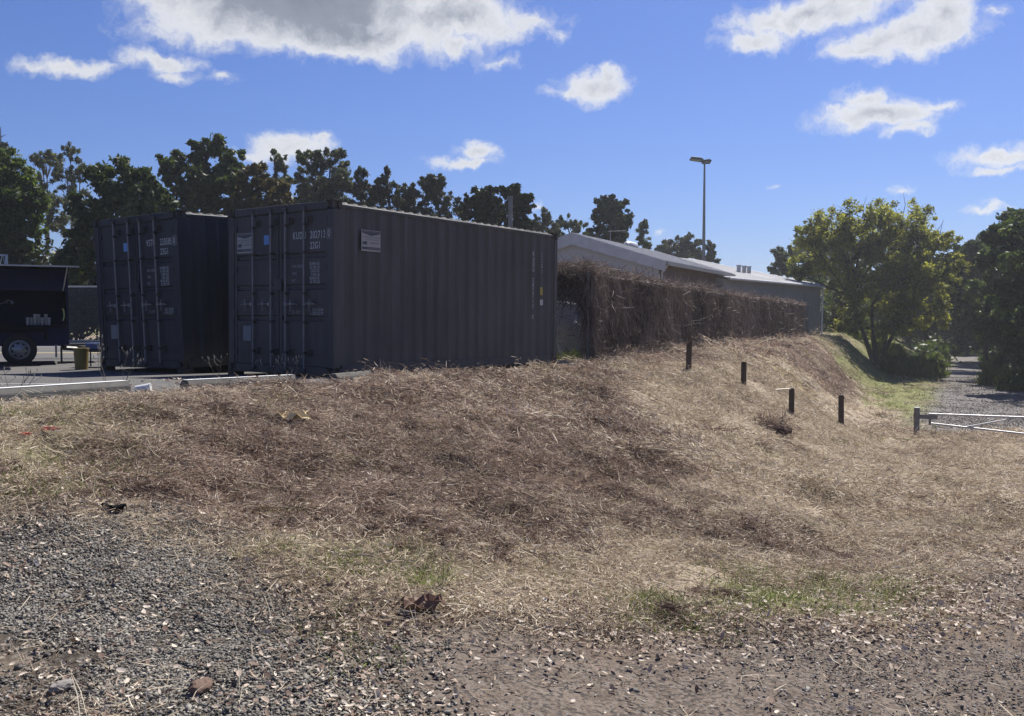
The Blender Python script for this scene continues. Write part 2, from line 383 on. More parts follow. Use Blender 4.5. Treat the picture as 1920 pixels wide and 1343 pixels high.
def groundmat():
    m, N = mat('ground_surface'); g = N.n('ShaderNodeNewGeometry'); P = g.outputs['Position']
    at_ = lambda n: N.n('ShaderNodeAttribute', attribute_name=n).outputs['Fac']
    a1 = N.noise(0.7, 5, 0.6, P).outputs['Fac']; a2 = N.noise(7, 6, 0.65, P).outputs['Fac']; a3 = N.noise(45, 5, 0.7, P).outputs['Fac']; a4 = N.noise(160, 3, 0.7, P).outputs['Fac']
    mixf = N.m('ADD', N.m('MULTIPLY', a3, 0.6), N.m('MULTIPLY', a2, 0.4))
    straw = N.ramp(mixf, [(0.34, (0.13, 0.095, 0.068)), (0.5, (0.34, 0.275, 0.20)), (0.66, (0.52, 0.44, 0.33))])
    brown = N.ramp(mixf, [(0.36, (0.035, 0.023, 0.016)), (0.52, (0.15, 0.103, 0.073)), (0.66, (0.34, 0.25, 0.185))])
    green = N.ramp(mixf, [(0.34, (0.06, 0.066, 0.026)), (0.5, (0.17, 0.175, 0.07)), (0.66, (0.32, 0.31, 0.15))])
    yellow = N.ramp(mixf, [(0.34, (0.16, 0.12, 0.05)), (0.66, (0.42, 0.33, 0.15))])
    vor = N.n('ShaderNodeTexVoronoi', inp={'Scale': 38.0}); N.link(P, vor.inputs['Vector'])
    vor2 = N.n('ShaderNodeTexVoronoi', inp={'Scale': 70.0}); N.link(P, vor2.inputs['Vector'])
    gv = N.n('ShaderNodeSeparateColor'); N.link(vor.outputs['Color'], gv.inputs[0])
    gravel = N.ramp(gv.outputs[0], [(0.0, (0.06, 0.054, 0.046)), (0.55, (0.13, 0.118, 0.10)), (0.86, (0.2, 0.18, 0.15)), (1.0, (0.38, 0.33, 0.27))])
    gravel = N.mix(N.ramp(vor.outputs['Distance'], [(0.25, 0.0), (0.62, 0.85)]), gravel, (0.075, 0.058, 0.045))
    gv2 = N.n('ShaderNodeSeparateColor'); N.link(vor2.outputs['Color'], gv2.inputs[0])
    dirt = N.ramp(N.m('ADD', N.m('MULTIPLY', a2, 0.5), N.m('MULTIPLY', a3, 0.5)), [(0.36, (0.115, 0.088, 0.068)), (0.62, (0.235, 0.19, 0.152))])
    dirt = N.mix(N.ramp(gv2.outputs[1], [(0.66, 0.0), (0.8, 0.6)]), dirt, (0.24, 0.21, 0.185))
    dirt = N.mix(N.ramp(gv2.outputs[0], [(0.6, 0.0), (0.78, 0.75)]), dirt, (0.06, 0.054, 0.05))
    dirt = N.mix(N.m('MULTIPLY', N.ramp(a1, [(0.55, 0.0), (0.68, 0.7)]), 1.0), dirt, (0.20, 0.145, 0.10))
    track = N.ramp(N.m('ADD', N.m('MULTIPLY', a2, 0.4), N.m('MULTIPLY', a4, 0.6)), [(0.36, (0.10, 0.09, 0.086)), (0.6, (0.21, 0.195, 0.188))])
    c = N.mix(at_('z_brown'), straw, brown); c = N.mix(at_('z_green'), c, green); c = N.mix(at_('z_yellow'), c, yellow)
    c = N.mix(at_('z_dirt'), c, dirt); c = N.mix(at_('z_gravel'), c, gravel); c = N.mix(at_('z_track'), c, track)
    h = N.m('ADD', N.m('MULTIPLY', a3, 1.0), N.m('MULTIPLY', a4, 0.5))
    finish(N, c, 0.95, 0.12, bump=h, bstr=0.7, bdist=0.03); return m
M['ground'] = groundmat()

# ------------------------------------------------------------------ ground zones (in world coordinates)
P_GRAVEL = wpoly([(-500, 930), (0, 955), (230, 960), (420, 1010), (520, 1080), (640, 1140), (700, 1230), (640, 1343), (620, 1600), (-900, 1600), (-900, 1000)])
P_DIRT = wpoly([(600, 1150), (760, 1135), (980, 1130), (1150, 1170), (1300, 1180), (1500, 1165), (1700, 1170), (1745, 1110), (1830, 1060), (1960, 960), (2300, 900), (2600, 1600), (600, 1600)])
P_BROWN = [tuple(hit(*p)[:2]) for p in [(280, 745), (600, 718), (900, 700), (1100, 685), (1150, 720), (1230, 790), (1330, 900), (1130, 960), (900, 990), (640, 1010), (420, 990), (250, 930), (330, 820)]]
P_BROWN2 = [tuple(hit(*p)[:2]) for p in [(1060, 672), (1300, 662), (1420, 645), (1530, 632), (1548, 665), (1600, 700), (1620, 745), (1560, 745), (1480, 690), (1410, 662), (1300, 685), (1100, 690)]]
P_YELLOW = [tuple(hit(*p)[:2]) for p in [(1440, 678), (1475, 675), (1500, 710), (1540, 760), (1500, 745), (1470, 712)]]
P_STRIP = [tuple(hit(*p)[:2]) for p in [(1525, 629), (1580, 638), (1640, 670), (1700, 700), (1790, 700), (1800, 735), (1775, 790), (1690, 800), (1640, 765), (1612, 720), (1556, 662)]]
P_GREEN = [tuple(hit(*p)[:2]) for p in [(1180, 1135), (1350, 1085), (1500, 1105), (1620, 1085), (1760, 1085), (1730, 1120), (1700, 1165), (1560, 1150), (1400, 1165), (1230, 1165)]]
P_GREEN2 = [tuple(hit(*p)[:2]) for p in [(600, 1010), (760, 1000), (860, 1060), (830, 1110), (700, 1100), (560, 1060), (480, 1010)]]
P_GREEN3 = [tuple(hit(*p)[:2]) for p in [(-100, 760), (180, 750), (330, 780), (200, 850), (180, 940), (-200, 930)]]
def track_left(y): return 14.2 + 0.5 * (y - 31.4)
def zones(x, y):
    j = fbm(x, y, 0.9, 4, 40) * 0.55
    near = np.hypot(x, y) / 10
    soft = lambda P, w: sstep(w, -w, poly_sd(x, y, P) + j * np.clip(near, 0.6, 3))
    z = {}
    z['z_gravel'] = soft(P_GRAVEL, 0.4) * (1 - .45 * sstep(.02, .3, fbm(x, y, .5, 4, 111))); z['z_dirt'] = soft(P_DIRT, 0.3)
    z['z_brown'] = soft(P_BROWN, 0.8) * 1.15
    z['z_brown'] = np.clip(z['z_brown'] * (0.55 + 0.9 * sstep(-.3, .2, fbm(x, y, 0.7, 3, 71))) + 0.55 * sstep(0.22, 0.42, fbm(x, y, 1.3, 4, 77)) * sstep(5.5, 2.5, x), 0, 1)
    z['gaps'] = np.clip(.72 + 1.9 * fbm(x, y, .55, 3, 63), .1, 1)
    z['z_brown'] = np.maximum(z['z_brown'], soft(P_BROWN2, 0.3))
    z['z_yellow'] = soft(P_YELLOW, 0.3) * 0.8
    z['z_green'] = np.maximum.reduce([soft(P_STRIP, 0.4) * 0.95, soft(P_GREEN, 0.25) * 0.95, soft(P_GREEN2, 0.3) * 0.6, soft(P_GREEN3, 0.4) * 0.4])
    z['z_green'] = np.maximum(z['z_green'], sstep(52, 66, y) * 0.8)
    dl = (x - track_left(y)) * 0.894
    z['z_track'] = sstep(-0.5, 0.5, dl + j * 0.8) * sstep(0.5, -0.5, dl - 4.4 + j * 0.8) * sstep(25.5, 28, y + j * 2)
    z['z_track'] = np.maximum(z['z_track'], sstep(-1, 2, dl + 0.3) * sstep(25.5, 28, y) * sstep(40, 30, y) )
    return z

def build_ground():
    ys = np.concatenate([np.arange(-10, 2.5, 0.5), np.arange(2.5, 14, 0.07), np.arange(14, 32, 0.14), np.arange(32, 75, 0.4), np.arange(75, 200, 5), [260, 400, 700, 1200]])
    xs = np.concatenate([-np.array([1200, 700, 400, 260, 180, 130, 100, 80]), np.arange(-70, -12, 2.5), np.arange(-12, -7, 0.2), np.arange(-7, 9, 0.07), np.arange(9, 20, 0.16), np.arange(20, 36, 0.4), np.arange(36, 100, 3), [120, 160, 260, 400, 700, 1200]])
    X, Y = np.meshgrid(xs, ys); nx, ny = len(xs), len(ys)
    x, y = X.ravel(), Y.ravel(); z = ground(x, y)
    s = sdist(x, y); z = z - 0.05 * sstep(0.0, -0.15, s) * (y < 48)
    V = np.stack([x, y, z], 1)
    i = np.arange(nx * (ny - 1)).reshape(ny - 1, nx)[:, :-1].ravel()
    Q = np.stack([i, i + 1, i + 1 + nx, i + nx], 1)
    me = np_mesh('ground', V, Q, smooth=True)
    Z = zones(x, y); Z.pop('gaps')
    for k, v in Z.items():
        a = me.attributes.new(k, 'FLOAT', 'POINT'); a.data.foreach_set('value', v.astype(np.float32))
    link('ground', me, M['ground'], kind='structure')
build_ground()

# car park sheet on the plateau (follows the plateau height)
def build_carpark():
    rows = [-8, 0, 2, 5, 7.0, 9, 10.9, 13, 15.5, 16.6, 18.2, 19.4, 20, 26, 44]
    ex = lambda y: float(np.interp(y, EDGE[:, 1], EDGE[:, 0])) - 0.12 if y < 19.5 else (1.0 if y < 20.5 else -6.0)
    b = MB(); vs = []
    for y in rows: vs += [(-70, y, pz(y) - 0.004), (ex(y), y, pz(y) - 0.004)]
    b.add(vs, [(2 * k, 2 * k + 1, 2 * k + 3, 2 * k + 2) for k in range(len(rows) - 1)])
    me = b.mesh('car_park'); 
    link('car_park', me, M['asphalt'], kind='structure')
build_carpark()
PZ = EYE - 0.959

# ------------------------------------------------------------------ shipping containers
CW, CL, CH = 2.438, 6.058, 2.591
def text(body, size, loc, parent, matr, name='lettering', rot=(math.pi / 2, 0, 0), sx=0.62, align='LEFT', ls=1.0, **kw):
    c = bpy.data.curves.new(name, 'FONT'); c.body = body; c.size = size * 1.38; c.align_x = align; c.space_character = 1.18; c.space_line = ls
    c.extrude = 0.0006; c.offset = 0.0008 if size > 0.08 else 0.0
    o = bpy.data.objects.new(name, c); col.objects.link(o); o.parent = parent; o.location = loc; o.rotation_euler = rot; o.scale = (sx, 1, 1)
    c.materials.append(matr); return tag(o, **kw)

def sign_board(parent, Mx, w, h):
    """printed sign: board, dark chevron banner, print blocks, dark foot band; local x right, z up, facing -y"""
    s = MB().box(0, w, -0.006, 0, 0, h, Mx).build('sign', M['sign'], parent, label='pale advertising sign with a dark chevron banner')
    d = MB()
    d.add([Mx @ Vector(v) for v in ((0.01, -0.008, h - 0.01), (w - 0.01, -0.008, h - 0.01), (w - 0.01, -0.008, h - 0.045), (w / 2, -0.008, h - 0.085), (0.01, -0.008, h - 0.045))], [(0, 4, 3, 2, 1)])
    d.add([Mx @ Vector(v) for v in ((0.01, -0.008, 0.025), (w - 0.01, -0.008, 0.025), (w - 0.01, -0.008, 0.065), (0.01, -0.008, 0.065))], [(0, 1, 2, 3)])
    d.add([Mx @ Vector(v) for v in ((0.02, -0.008, 0.1), (0.02 + .24 * w, -0.008, 0.095), (0.02 + .24 * w, -0.008, 0.15), (0.02, -0.008, 0.14))], [(0, 1, 2, 3)])
    d.build('sign_print', M['sign_dark'], s)
    rr = random.Random(3)
    for (z, x0, x1, hh) in ((h - 0.032, 0.04, w - 0.04, 0.012), (h - 0.115, 0.03, w - 0.03, 0.012), (h - 0.145, 0.12 * w + .03, w - 0.04, 0.01), (0.118, 0.42 * w, w - 0.03, 0.018), (0.037, 0.3 * w, w - 0.05, 0.016)):
        x = x0; t = MB()
        while x < x1:
            l = rr.uniform(0.008, 0.02)
            t.add([Mx @ Vector(v) for v in ((x, -0.0095, z), (x + l, -0.0095, z), (x + l, -0.0095, z + hh), (x, -0.0095, z + hh))], [(0, 1, 2, 3)]); x += l + 0.006
        t.build('sign_text', M['sign_red'], s, kind='stuff')

def casting(parent, x, y, z, mt):
    bm = bmesh.new(); bmesh.ops.create_cube(bm, size=1)
    for v in bm.verts: v.co = Vector((v.co.x * 0.165, v.co.y * 0.178, v.co.z * 0.118))
    for f in list(bm.faces):
        if abs(f.normal.z) < 0.5:
            r = bmesh.ops.inset_region(bm, faces=[f], thickness=0.032)
            bmesh.ops.translate(bm, verts=f.verts, vec=-f.normal * 0.05)
    me = bpy.data.meshes.new('corner_casting'); bm.to_mesh(me); bm.free()
    o = link('corner_casting', me, mt, parent); o.location = (x, y, z); return o

CACHE = {}
def container(name, label, q, paint, num, serial, chk, gross, tare, net, cap, signs):
    root = empty(name, **dict(label=label, cat='shipping container', group='shipping containers on the car park'))
    Rm = Matrix.Rotation(q[3], 4, 'Z') @ Matrix.Rotation(q[5], 4, 'Y') @ Matrix.Rotation(q[4], 4, 'X')
    root.matrix_world = Matrix.Translation((q[0], q[1], q[2] + EYE)) @ Rm
    mt = M[paint]
    X0, X1 = -CW, 0.0
    # frame
    for x in (X0, X1 - 0.14):
        MB().box(x, x + 0.14, 0.006, 0.15, 0.12, CH - 0.12).build('corner_post', mt, root, bevel=0.008)
        MB().box(x, x + 0.14, CL - 0.12, CL - 0.006, 0.12, CH - 0.12).build('corner_post', mt, root, bevel=0.008)
    MB().box(X0 + 0.165, X1 - 0.165, 0.004, 0.12, CH - 0.125, CH - 0.004).build('door_header', mt, root, bevel=0.01)
    MB().box(X0 + 0.165, X1 - 0.165, 0.002, 0.12, 0.0, 0.13).build('door_sill', mt, root, bevel=0.01)
    MB().box(X0 + 0.165, X1 - 0.165, CL - 0.1, CL - 0.004, CH - 0.1, CH - 0.004).build('rear_header', mt, root)
    MB().box(X0 + 0.165, X1 - 0.165, CL - 0.1, CL - 0.004, 0, 0.13).build('rear_sill', mt, root)
    for x in (X0, X1 - 0.06):
        MB().box(x + 0.002, x + 0.058, 0.18, CL - 0.18, CH - 0.095, CH - 0.042).build('top_side_rail', mt, root, bevel=0.006)
        b = MB().box(x + 0.004, x + 0.056, 0.18, CL - 0.18, 0.012, 0.165); b.build('bottom_side_rail', mt, root, bevel=0.005)
    for x in (X0 + 0.081, X1 - 0.081):
        for y in (0.087, CL - 0.087):
            for z in (0.059, CH - 0.059): casting(root, x, y, z, mt)
    # corrugated sides: trapezoid wave along y
    def wave(L, pitch, depth, start):
        pr = []; y = start
        while y < L:
            for dy, d in ((0, 0), (0.25 * pitch, 0), (0.5 * pitch, depth), (0.75 * pitch, depth)):
                if y + dy < L: pr.append((y + dy, d))
            y += pitch
        pr.append((L, 0)); return pr
    for sx, xx in ((1, X1 - 0.012), (-1, X0 + 0.012)):
        pr = wave(CL - 0.13, 0.2785, 0.028, 0.15); b = MB(); vs = []; fs = []
        for (yy, d) in pr: vs += [(xx - sx * d, yy, 0.165), (xx - sx * d, yy, CH - 0.095)]
        fs = [(2 * i, 2 * i + 2, 2 * i + 3, 2 * i + 1) for i in range(len(pr) - 1)]
        b.add(vs, fs); b.build('side_panel', mt, root)
    pr = wave(CW - 0.12, 0.25, 0.045, 0.12); vs = []
    for (xx, d) in pr: vs += [(X0 + xx, CL - 0.03 - d, 0.12), (X0 + xx, CL - 0.03 - d, CH - 0.1)]
    MB().add(vs, [(2 * i, 2 * i + 1, 2 * i + 3, 2 * i + 2) for i in range(len(pr) - 1)]).build('end_panel', mt, root)
    # roof with crosswise ribs standing a little proud of the side rails
    vs = []; pr = wave(CL - 0.15, 0.209, 0.022, 0.16)
    for (yy, d) in pr:
        for x, dz in ((X0 + 0.012, -0.035), (X0 + 0.06, 0.0), (X1 - 0.06, 0.0), (X1 - 0.012, -0.035)): vs.append((x, yy, CH - 0.004 + dz - 0.022 + d))
    MB().add(vs, [(4 * i + k, 4 * i + k + 1, 4 * i + k + 5, 4 * i + k + 4) for i in range(len(pr) - 1) for k in range(3)]).build('roof', M['roof_glare'], root)
    MB().box(X0 + 0.06, X1 - 0.06, 0.2, CL - 0.2, 0.15, 0.17).build('floor', M['black'], root)
    MB().box(X0 + 0.02, X1 - 0.02, 0.18, 0.19, 0.17, CH - 0.03).build('door_backing', M['black'], root)
    # doors
    zb, zt = 0.14, CH - 0.135
    mid = (X0 + X1) / 2
    for di, (xa, xb) in enumerate(((X0 + 0.15, mid - 0.012), (mid + 0.012, X1 - 0.15))):
        # front skin follows a stepped profile (three pressed grooves)
        fx0, fx1 = xa + 0.05, xb - 0.05
        cuts = [zb]
        H = zt - zb
        prof = [(zb, 0.03)]
        for fr in (0.31, 0.515, 0.72):
            z0 = zb + H * fr; prof += [(z0 - 0.045, 0.03), (z0 - 0.03, 0.062), (z0 + 0.03, 0.062), (z0 + 0.045, 0.03)]
        prof.append((zt, 0.03))
        vs = []; [vs.extend([(fx0, d, z), (fx1, d, z)]) for z, d in prof]
        b = MB().add(vs, [(2 * i, 2 * i + 1, 2 * i + 3, 2 * i + 2) for i in range(len(prof) - 1)])
        b.box(xa, fx0, 0.022, 0.07, zb, zt).box(fx1, xb, 0.022, 0.07, zb, zt)
        door = b.build('door', mt, root)
        MB().box(xa - 0.012, xa, 0.03, 0.06, zb - .01, zt + .01).box(xa, xb, 0.03, 0.06, zt + 0.002, zt + 0.012).box(xa, xb, 0.03, 0.06, zb - 0.012, zb - 0.002).box(xb, xb + 0.010, 0.03, 0.06, zb, zt).build('gasket', M['gasket'], door)
        ts = (0.26, 0.435) if di == 0 else (0.575, 0.745)
        for t in ts:
            bx = X0 + t * CW
            MB().tube([(bx, -0.012, 0.06), (bx, -0.012, CH - 0.06)], 0.0155, 10).build('locking_bar', M['bar'], door, smooth=True)
            if 'cam' not in CACHE:
                CACHE['cam'] = MB().box(-0.035, 0.035, -0.03, 0.004, -0.03, 0.03).box(-0.05, -0.036, -0.024, 0.004, -0.045, 0.045).mesh('bar_cam')
                CACHE['guide'] = MB().box(-0.03, 0.03, -0.032, 0.03, -0.02, 0.02).mesh('bar_bracket', bevel=0.003)
                CACHE['keep'] = MB().box(-0.005, 0.005, -0.012, 0.03, -0.05, 0.05).box(0.005, 0.045, 0.02, 0.03, -0.05, 0.05).box(0.045, 0.055, -0.012, 0.03, -0.05, 0.05).mesh('keeper')
            def bit(nm, key, z, dx=0):
                me = CACHE[key] if paint == 'charcoal' else CACHE.setdefault(key + paint, CACHE[key].copy())
                if len(me.materials) == 0 or (me.materials[0] is not mt and paint != 'charcoal'): me.materials.clear(); me.materials.append(mt)
                o = link(nm, me, None, door); o.location = (bx + dx, 0, z)
            for z in (0.075, CH - 0.08): bit('bar_cam', 'cam', z)
            for z in (0.34, 0.8, 1.24, 1.85, CH - 0.32): bit('bar_bracket', 'guide', z)
            for z in (0.34, CH - 0.26): bit('keeper', 'keep', z, 0.08)
            sg = -1 if di == 0 else 1
            h = MB().box(min(bx, bx + sg * 0.05), max(bx, bx + sg * 0.05), -0.04, -0.005, 1.045, 1.105)
            h.tube([(bx + sg * 0.05, -0.03, 1.075), (bx + sg * 0.16, -0.036, 1.082), (bx + sg * 0.29, -0.03, 1.07)], [0.013, 0.012, 0.008], 6)
            h.build('handle', M['bar'], door)
            h = MB().box(bx + sg * 0.15 - 0.018, bx + sg * 0.15 + 0.018, -0.05, 0.02, 1.05, 1.11).tube([(bx + sg * 0.15, -0.045, 1.12), (bx + sg * 0.165, -0.05, 1.15)], 0.012, 6)
            ring = [(bx + sg * 0.15 + 0.02 * math.sin(a), -0.045, 1.0 + 0.032 * math.cos(a)) for a in np.linspace(0, 2 * math.pi, 11)]
            h.tube(ring, 0.006, 5); h.build('handle_catch', M['bar'], door)
        for z in (0.32, 0.95, 1.62, 2.27):
            hx = X0 + 0.145 if di == 0 else X1 - 0.145
            MB().tube([(hx, 0.012, z - 0.06), (hx, 0.012, z + 0.06)], 0.016, 8).box(hx - 0.07, hx + 0.07, 0.008, 0.03, z - 0.035, z + 0.035).build('hinge', mt, door)
        if di == 0:
            MB().box(mid - 0.10, mid + 0.075, -0.004, 0.02, 1.28, 1.46).build('seal_box', mt, door, bevel=0.006)
    doors = [o for o in root.children if o.name.startswith('door') and not o.name.startswith('door_')]
    dl, dr = doors[0], doors[1]
    tx = lambda t: X0 + t * CW
    L = M['letter']; LD = M['letter_dim']; yf = 0.027
    text(num, 0.112, (tx(.628), yf, 2.055), dr, L, 'container_number'); text(serial, 0.112, (tx(.785), yf, 2.055), dr, L, 'container_number', sx=0.62)
    text(chk, 0.108, (tx(.950), 0.004, 2.06), dr, L, 'container_number')
    c = MB(); x0, x1, z0, z1 = tx(.943), tx(.981), 2.035, 2.185
    for bx_ in ((x0, x0 + .006, z0, z1), (x1 - .006, x1, z0, z1), (x0, x1, z0, z0 + .006), (x0, x1, z1 - .006, z1)): c.box(bx_[0], bx_[1], 0.003, 0.0055, bx_[2], bx_[3])
    c.build('check_digit_box', LD, dr)
    text('22G1', 0.105, (tx(.785), yf, 1.90), dr, L, 'size_code')
    for i, s in enumerate(('MAX GROSS', 'TARE', 'NET')): text(s, 0.046, (tx(.62), yf, 1.625 - i * 0.108), dr, LD, 'weight_lettering')
    for i, s in enumerate(gross + tare + net): text(s, 0.047, (tx(.86) + 0.02, yf, 1.655 - i * 0.054), dr, L, 'weight_lettering', align='RIGHT', sx=0.66)
    text('CU. CAP', 0.046, (tx(.62), yf, 0.935), dr, LD, 'weight_lettering')
    for i, s in enumerate(cap): text(s, 0.05, (tx(.90), yf, 0.965 - i * 0.06), dr, L, 'weight_lettering', align='RIGHT', sx=0.66)
    MB().box(tx(.352), tx(.402), 0.024, 0.029, 2.0, 2.145).build('blue_sticker', M['blue_sticker'], dl, bevel=0.003)
    MB().box(tx(.142), tx(.222), 0.022, 0.029, 0.49, 0.735).build('data_plate', M['plate'], dl, bevel=0.004)
    if signs:
        sign_board(dl, Matrix.Translation((tx(.085), 0.028, 1.885)), 0.41, 0.315)
        Ms = Matrix.Translation((-0.006, 0.575, 1.89)) @ Matrix.Rotation(math.pi / 2, 4, 'Z')
        sp = [o for o in root.children if o.name.startswith('side_panel')][0]
        sign_board(sp, Ms, 0.41, 0.32)
        for i, ch in enumerate('KUDU 202713 0'):
            if ch != ' ': text(ch, 0.088, (-0.006, 5.175, 2.095 - i * 0.101), sp, L, 'side_number', rot=(math.pi / 2, 0, math.pi / 2), sx=0.7)
        for i, ch in enumerate('22G1'): text(ch, 0.088, (-0.006, 5.465, 2.095 - i * 0.11), sp, LD, 'side_number', rot=(math.pi / 2, 0, math.pi / 2), sx=0.7)
        MB().box(-0.010, -0.004, 5.45, 5.53, 1.35, 1.5).build('yellow_sticker', M['yellow_sticker'], sp)
        MB().box(-0.010, -0.004, 5.45, 5.54, 1.15, 1.26).build('white_sticker', M['letter'], sp)
    # packing blocks the corners stand on
    inv = root.matrix_world.inverted()
    for x in (X0 + 0.081, X1 - 0.081):
        for y in (0.087, CL - 0.087):
            p = root.matrix_world @ Vector((x, y, 0)); gz = float(plateau(np.array([p.y]))[0]) - 0.02
            hgt = max(p.z - gz, 0.02)
            MB().box(x - 0.09, x + 0.09, y - 0.09, y + 0.09, -hgt, -0.002).build('packing_block', M['timber'], root)
    return root
container('shipping_container', 'charcoal shipping container lettered KUDU 202713 with a pale sign on its door and long side', (-2.6258, 13.29, -0.888, -0.6209, -0.007, 0.0056), 'charcoal', 'KUDU', '202713', '0',
          ['30.480 KG', '67.200 LB'], ['2.020 KG', '4.450 LB'], ['28.460 KG', '62.750 LB'], ['33.2 CU.M', '1.170 CU.FT'], True)
container('shipping_container', 'dark blue-grey shipping container lettered VSTU 220585, next to the coffee trailer and without signs', (-5.388, 14.862, -0.862, -0.610, 0.0289, -0.0103), 'charcoal_blue', 'VSTU', '220585', '0',
          ['30.480 KGS', '67.200 LBS'], ['2.180 KGS', '4.810 LBS'], ['28.300 KGS', '62.390 LBS'], ['33.2 CU.M', '1.170 CU.FT'], False)

# ------------------------------------------------------------------ wheel stops along the car park edge
def wheel_stop(a, b, label, painted=True, h=0.11, w=0.13):
    a, b = Vector(a), Vector(b); d = (b - a); L = d.length; ang = math.atan2(d.y, d.x)
    root = empty('wheel_stop', a, ang, label=label, cat='wheel stop', group='wheel stops along the edge of the car park'); root.rotation_euler.y = -math.asin(d.z / L)
    pr = [(-w / 2, -0.12), (-w / 2, h * 0.55), (-w / 2 + 0.03, h), (w / 2 - 0.03, h), (w / 2, h * 0.55), (w / 2, -0.12)]
    Mr = Matrix(((0, 1, 0, 0), (1, 0, 0, 0), (0, 0, 1, 0), (0, 0, 0, 1)))
    MB().prism(pr, 0, L, Mr).build('kerb', M['concrete'], root, bevel=0.006)
    if painted:
        MB().box(0.01, L - 0.01, -w / 2 + 0.028, w / 2 - 0.028, h + 0.001, h + 0.004).build('painted_top', M['white_paint'], root)
    return root
def stop_at(p, q, h, label, painted=True, drop=0.0):
    def w(px, py):          # where the top edge seen at this pixel stands on the car park
        ys = np.arange(5, 20, 0.01); r = at(px, py, 1.0); Z = EYE + (r.z - EYE) * ys; k = np.argmax(Z <= plateau(ys) + h - drop); return (r.x * ys[k], ys[k], pz(ys[k]) - drop)
    wheel_stop(w(*p), w(*q), label, painted, h)
stop_at((-60, 732), (235, 714), 0.11, 'white topped concrete wheel stop running out of the picture beside the trailer')
stop_at((345, 713), (548, 703), 0.11, 'white topped concrete wheel stop in front of the container lettered KUDU')
stop_at((624, 701), (691, 695), 0.11, 'bare concrete kerb block, the one beside the near corner of the container lettered KUDU', False, 0.02)
stop_at((822, 689), (945, 680), 0.09, 'bare concrete kerb block half buried in dry grass along the container side', False, 0.03)

# ------------------------------------------------------------------ bollards
def bollard(px, ptop, pbot, wpx, label, cut=0.0, slat=False):
    g = hit(px, pbot); D = g.y; w = wpx / F * D * 1.0; h = (pbot - ptop) / F * D
    root = empty('timber_bollard', (g.x, g.y, g.z), R(rng.uniform(-25, -5)), label=label, cat='bollard', group='timber bollards down the bank')
    root.rotation_euler.x = R(rng.uniform(-2, 2)); root.rotation_euler.y = R(rng.uniform(-2, 2))
    bm = bmesh.new(); bmesh.ops.create_cube(bm, size=1)
    for v in bm.verts: v.co = Vector((v.co.x * w, v.co.y * w, -0.2 if v.co.z < 0 else h + cut * (v.co.x)))
    bmesh.ops.bevel(bm, geom=[e for e in bm.edges], offset=w * 0.1, segments=2, affect='EDGES')
    me = bpy.data.meshes.new('post'); bm.to_mesh(me); bm.free(); link('post', me, M['timber'], root)
    MB().box(-w * 0.36, w * 0.36, -w * 0.36, w * 0.36, h + 0.001, h + 0.006).build('pale_top', M['concrete'], root) if not cut else None  # paler plate capping the post
    # mound of earth at the foot
    n = 10; vs = [(0, 0, 0.07)] + [(w * 1.3 * math.cos(2 * math.pi * k / n) * rng.uniform(.8, 1.4), w * 1.3 * math.sin(2 * math.pi * k / n) * rng.uniform(.8, 1.4), -0.06) for k in range(n)]
    MB().add(vs, [(0, k + 1, (k + 1) % n + 1) for k in range(n)]).build('earth_collar', M['soil'], root)
    return g, root, h, w
bollard(1291, 646, 701, 10, 'brown timber bollard beside the dead vine fence, highest on the bank', 0.12)
bollard(1394, 681, 730, 9, 'grey-brown timber bollard, second down the bank from the vine fence')
g3, b3, h3, w3 = bollard(1484, 729, 778, 9.5, 'timber bollard with a pale board lying level with its top')
bollard(1577, 747, 804, 10, 'dark timber bollard lowest on the bank, nearest to the steel gate')
p = at(1474, 731, g3.y); q = at(1462, 730, g3.y + 0.1)
o = MB().box(-0.16, 0.16, -0.05, 0.05, -0.012, 0.012).build('loose_board', M['timber_pale'], None, label='short pale board resting against the top of a timber bollard', cat='board')
o.location = (g3.x - 0.19, g3.y + 0.02, g3.z + h3 - 0.02); o.rotation_euler = (R(5), R(-4), R(-8))

